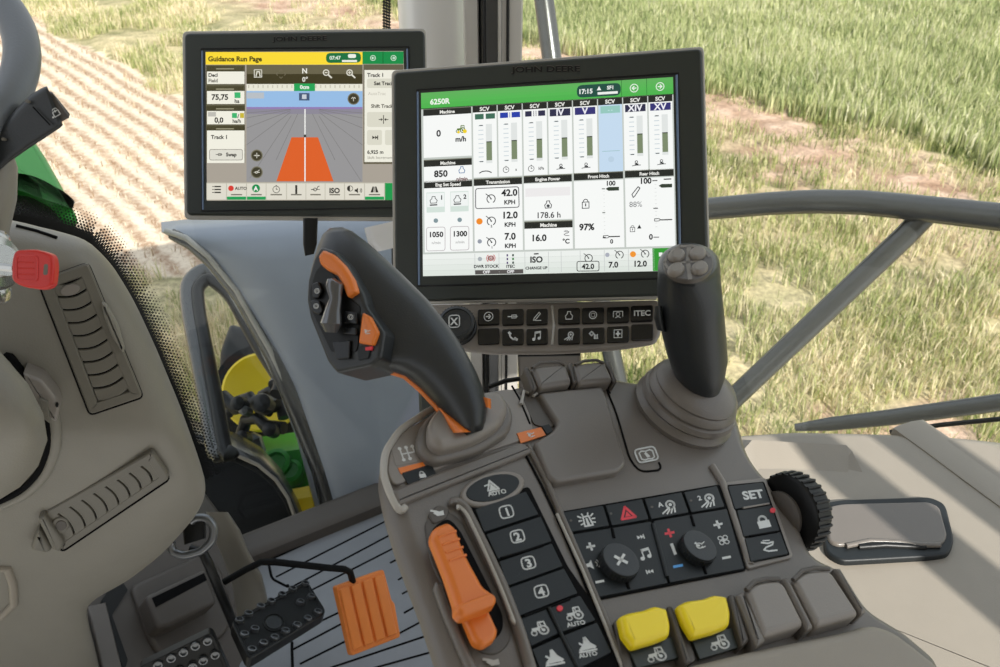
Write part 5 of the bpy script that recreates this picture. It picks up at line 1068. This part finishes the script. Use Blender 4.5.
def setcol(me, c, al=None): at = me.color_attributes.new('Col', 'FLOAT_COLOR', 'POINT'); at.data.foreach_set('color', np.concatenate([c, np.ones((len(c), 1)) if al is None else al.reshape(-1, 1)], 1).astype(np.float32).ravel())
setcol(me, col.reshape(-1, 3), stub.astype(float)); me.shade_smooth()
def vmat(name, rough, trans=0.0, detail=0.0):
    m = bpy.data.materials.new(name); m.use_nodes = True; nt = m.node_tree; b_ = nt.nodes['Principled BSDF']; a = nt.nodes.new('ShaderNodeVertexColor'); a.layer_name = 'Col'
    b_.inputs['Roughness'].default_value = rough; b_.inputs['Specular IOR Level'].default_value = .2; out = a.outputs[0]
    if detail:
        tc = nt.nodes.new('ShaderNodeTexCoord'); n = nt.nodes.new('ShaderNodeTexNoise'); n.inputs['Scale'].default_value = 28; n.inputs['Detail'].default_value = 6; n.inputs['Roughness'].default_value = .75
        mr = nt.nodes.new('ShaderNodeMapRange'); mr.inputs[1].default_value = .3; mr.inputs[2].default_value = .7; mr.inputs[3].default_value = 1 - detail; mr.inputs[4].default_value = 1 + detail; mx = nt.nodes.new('ShaderNodeMix'); mx.data_type = 'RGBA'; mx.blend_type = 'MULTIPLY'; mx.inputs[0].default_value = 1
        nt.links.new(tc.outputs['Object'], n.inputs['Vector']); nt.links.new(n.outputs['Fac'], mr.inputs[0]); nt.links.new(out, mx.inputs[6]); nt.links.new(mr.outputs[0], mx.inputs[7]); out = mx.outputs[2]
    if detail:   # straw rows of the stubble field, across the row direction
        vd = nt.nodes.new('ShaderNodeVectorMath'); vd.operation = 'DOT_PRODUCT'; vd.inputs[1].default_value = (rn[0] * 2 * math.pi / ROWS, rn[1] * 2 * math.pi / ROWS, 0)
        n2_ = nt.nodes.new('ShaderNodeTexNoise'); n2_.inputs['Scale'].default_value = 9; n2_.inputs['Detail'].default_value = 5; n2_.inputs['Roughness'].default_value = .7
        ma = nt.nodes.new('ShaderNodeMath'); ma.operation = 'MULTIPLY_ADD'; ma.inputs[1].default_value = 3.2; sn = nt.nodes.new('ShaderNodeMath'); sn.operation = 'SINE'
        n3 = nt.nodes.new('ShaderNodeTexNoise'); n3.inputs['Scale'].default_value = 22; n3.inputs['Detail'].default_value = 5; n3.inputs['Roughness'].default_value = .8
        ad = nt.nodes.new('ShaderNodeMath'); ad.operation = 'MULTIPLY_ADD'; ad.inputs[1].default_value = 8; 
        mr2 = nt.nodes.new('ShaderNodeMapRange'); mr2.inputs[1].default_value = 2.4; mr2.inputs[2].default_value = 5.0; mr2.inputs[3].default_value = 0; mr2.inputs[4].default_value = 1
        c2 = nt.nodes.new('ShaderNodeMix'); c2.data_type = 'RGBA'; c2.inputs[6].default_value = (*lin((156, 124, 98)), 1); c2.inputs[7].default_value = (*lin((222, 204, 182)), 1)
        c3 = nt.nodes.new('ShaderNodeMix'); c3.data_type = 'RGBA'; L_ = nt.links.new
        L_(tc.outputs['Object'], vd.inputs[0]); L_(tc.outputs['Object'], n2_.inputs['Vector']); L_(tc.outputs['Object'], n3.inputs['Vector']); L_(n2_.outputs['Fac'], ma.inputs[0]); L_(vd.outputs['Value'], ma.inputs[2]); L_(ma.outputs[0], sn.inputs[0])
        L_(n3.outputs['Fac'], ad.inputs[0]); L_(sn.outputs[0], ad.inputs[2]); L_(ad.outputs[0], mr2.inputs[0]); L_(mr2.outputs[0], c2.inputs[0]); L_(a.outputs[1], c3.inputs[0]); L_(out, c3.inputs[6]); L_(c2.outputs[2], c3.inputs[7]); out = c3.outputs[2]
    nt.links.new(out, b_.inputs['Base Color'])
    if trans:
        tr = nt.nodes.new('ShaderNodeBsdfTranslucent'); ms = nt.nodes.new('ShaderNodeMixShader'); ms.inputs[0].default_value = trans; nt.links.new(out, tr.inputs[0]); nt.links.new(b_.outputs[0], ms.inputs[1]); nt.links.new(tr.outputs[0], ms.inputs[2]); nt.links.new(ms.outputs[0], nt.nodes['Material Output'].inputs[0])
    return m
me.materials.append(vmat('soil', .9, 0, .5)); o = bpy.data.objects.new('ground', me); C.objects.link(o); struct(o)
VB = vmat('blade', .5, .35)
def blades(name, N, pick, hfun, wfun, cfun, lean, lab, cat):
    az = np.radians(rngn.uniform(-42, 44, N)); rr = (2.2 ** 1.25 + rngn.random(N) * (19 ** 1.25 - 2.2 ** 1.25)) ** (1 / 1.25)
    x = rr * np.sin(az); y = rr * np.cos(az); near, stub, bare, w = classify(x, y); k = pick(near, stub, bare, w, x, y)
    x, y, near, w = x[k], y[k], near[k], w[k]; n = len(x); h = hfun(n, near, x, y); wd = wfun(n, rr[k]); c = cfun(n, near, x, y)
    a = rngn.uniform(0, 2 * np.pi, n); la = rngn.uniform(0, 2 * np.pi, n); ln = lean * h * rngn.random(n)
    dx, dy = np.cos(a) * wd / 2, np.sin(a) * wd / 2; lx, ly = np.cos(la) * ln, np.sin(la) * ln; z0 = np.full(n, GZ - .03)
    V = np.empty((n, 5, 3)); V[:, 0] = np.stack([x - dx, y - dy, z0], -1); V[:, 1] = np.stack([x + dx, y + dy, z0], -1)
    V[:, 2] = np.stack([x + dx * .8 + lx * .35, y + dy * .8 + ly * .35, GZ + h * .6], -1); V[:, 3] = np.stack([x - dx * .8 + lx * .35, y - dy * .8 + ly * .35, GZ + h * .6], -1); V[:, 4] = np.stack([x + lx, y + ly, GZ + h * np.sqrt(np.clip(1 - (ln / h) ** 2 * .6, .1, 1))], -1)
    me = bpy.data.meshes.new(name); me.vertices.add(n * 5); me.vertices.foreach_set('co', V.astype(np.float32).ravel()); b0 = np.arange(n)[:, None] * 5
    lp_ = np.concatenate([b0 + np.array([[0, 1, 2, 3]]), b0 + np.array([[3, 2, 4]])], 1).ravel(); setfaces(me, lp_, np.tile([4, 3], n)); setcol(me, np.repeat(c, 5, 0)); me.materials.append(VB)
    o = bpy.data.objects.new(name, me); C.objects.link(o); o['kind'] = 'stuff'; tag(o, lab, cat); print(name, n); return o
def cmix(n, A, t): A = [np.array(lin(c)) for c in A]; i = np.clip((t * len(A)).astype(int), 0, len(A) - 1); return np.array(A)[i] * rngn.uniform(.8, 1.2, (n, 1))
blades('crop_grass', 230000, lambda ne, s, b_, w, x, y: (ne < -.45 + w * 1.6) & ~s, lambda n, ne, x, y: .14 + .12 * vnoise(x, y, 1.5, 9) + rngn.random(n) * .06, lambda n, r: .009 + r * .0007,
       lambda n, ne, x, y: cmix(n, [(116, 130, 82), (158, 168, 114), (188, 192, 138), (210, 208, 162), (228, 222, 190)], rngn.random(n) * .75 + .25 * vnoise(x, y, 1.1, 12)), .5, 'dense green crop beyond the bare strip of soil', 'crop')
blades('meadow_grass', 330000, lambda ne, s, b_, w, x, y: (ne > -.8) & ~s & (rngn.random(len(ne)) > b_ * 1.05) & (vnoise(x, y, 2.4, 21) + .35 * vnoise(x, y, 7, 22) > .36 + .3 * ((x < -.12 * y) & (y > 4.6))), lambda n, ne, x, y: .03 + .10 * vnoise(x, y, 2.0, 9) * (1 - .6 * np.exp(-(ne / .8) ** 2)) + rngn.random(n) * .05, lambda n, r: .0055 + r * .0005,
       lambda n, ne, x, y: cmix(n, [(88, 102, 54), (136, 146, 88), (178, 180, 124), (216, 206, 166), (236, 220, 190)], rngn.random(n) * .6 + .5 * vnoise(x, y, 1.7, 14) - .05 + .15 * (x < -.12 * y)), .8, 'patchy yellow green grass between the tractor and the bare strip', 'grass')
blades('stubble_straw', 60000, lambda ne, s, b_, w, x, y: s & (np.sin((x * rn[0] + y * rn[1]) * 2 * np.pi / ROWS) + rngn.random(len(x)) > .5), lambda n, ne, x, y: .02 + rngn.random(n) * .05, lambda n, r: .007 + r * .0004,
       lambda n, ne, x, y: cmix(n, [(160, 132, 104), (200, 180, 150), (222, 208, 184), (232, 220, 200)], rngn.random(n)), 1.0, 'pale cut straw lying in rows on the stubble field', 'straw')
# ------------------------------------------------------------------ light, sky, camera
wd = bpy.data.worlds.new('sky'); bpy.context.scene.world = wd; wd.use_nodes = True; nt = wd.node_tree; bg = nt.nodes['Background']
tc = nt.nodes.new('ShaderNodeTexCoord'); sp = nt.nodes.new('ShaderNodeSeparateXYZ'); cr = nt.nodes.new('ShaderNodeValToRGB')
nt.links.new(tc.outputs['Generated'], sp.inputs[0]); nt.links.new(sp.outputs['Z'], cr.inputs[0]); nt.links.new(cr.outputs[0], bg.inputs[0])
cr.color_ramp.elements[0].position = 0; cr.color_ramp.elements[0].color = (.95, .94, .90, 1); cr.color_ramp.elements[1].position = .6; cr.color_ramp.elements[1].color = (.80, .88, 1, 1)
bg.inputs[1].default_value = SKY
sl = bpy.data.lights.new('sun', 'SUN'); sl.energy = SUN; sl.angle = math.radians(.4); sl.color = (1, .96, .89); so = bpy.data.objects.new('sun', sl); C.objects.link(so)
E_ = math.radians(35); dvec = Fv * math.cos(E_) + Vector((0, 0, -math.sin(E_))); so.rotation_euler = dvec.to_track_quat('-Z', 'Y').to_euler()
cd = bpy.data.cameras.new('camera'); co = bpy.data.objects.new('camera', cd); C.objects.link(co); co.location = CAM; co.rotation_euler = (math.radians(90) - PIT, 0, 0)
cd.sensor_width = 36; cd.lens = 36 * F / 1000; cd.clip_start = .02; cd.clip_end = 200; cd.dof.use_dof = True; cd.dof.focus_distance = .82; cd.dof.aperture_fstop = 16
sc = bpy.context.scene; sc.camera = co; sc.view_settings.view_transform = 'Standard'; sc.view_settings.look = 'None'; sc.view_settings.exposure = EXPO; sc.view_settings.gamma = 1; sc.view_settings.use_curve_mapping = False
sc.cycles.use_denoising = True; sc.cycles.max_bounces = 8; sc.cycles.transparent_max_bounces = 12
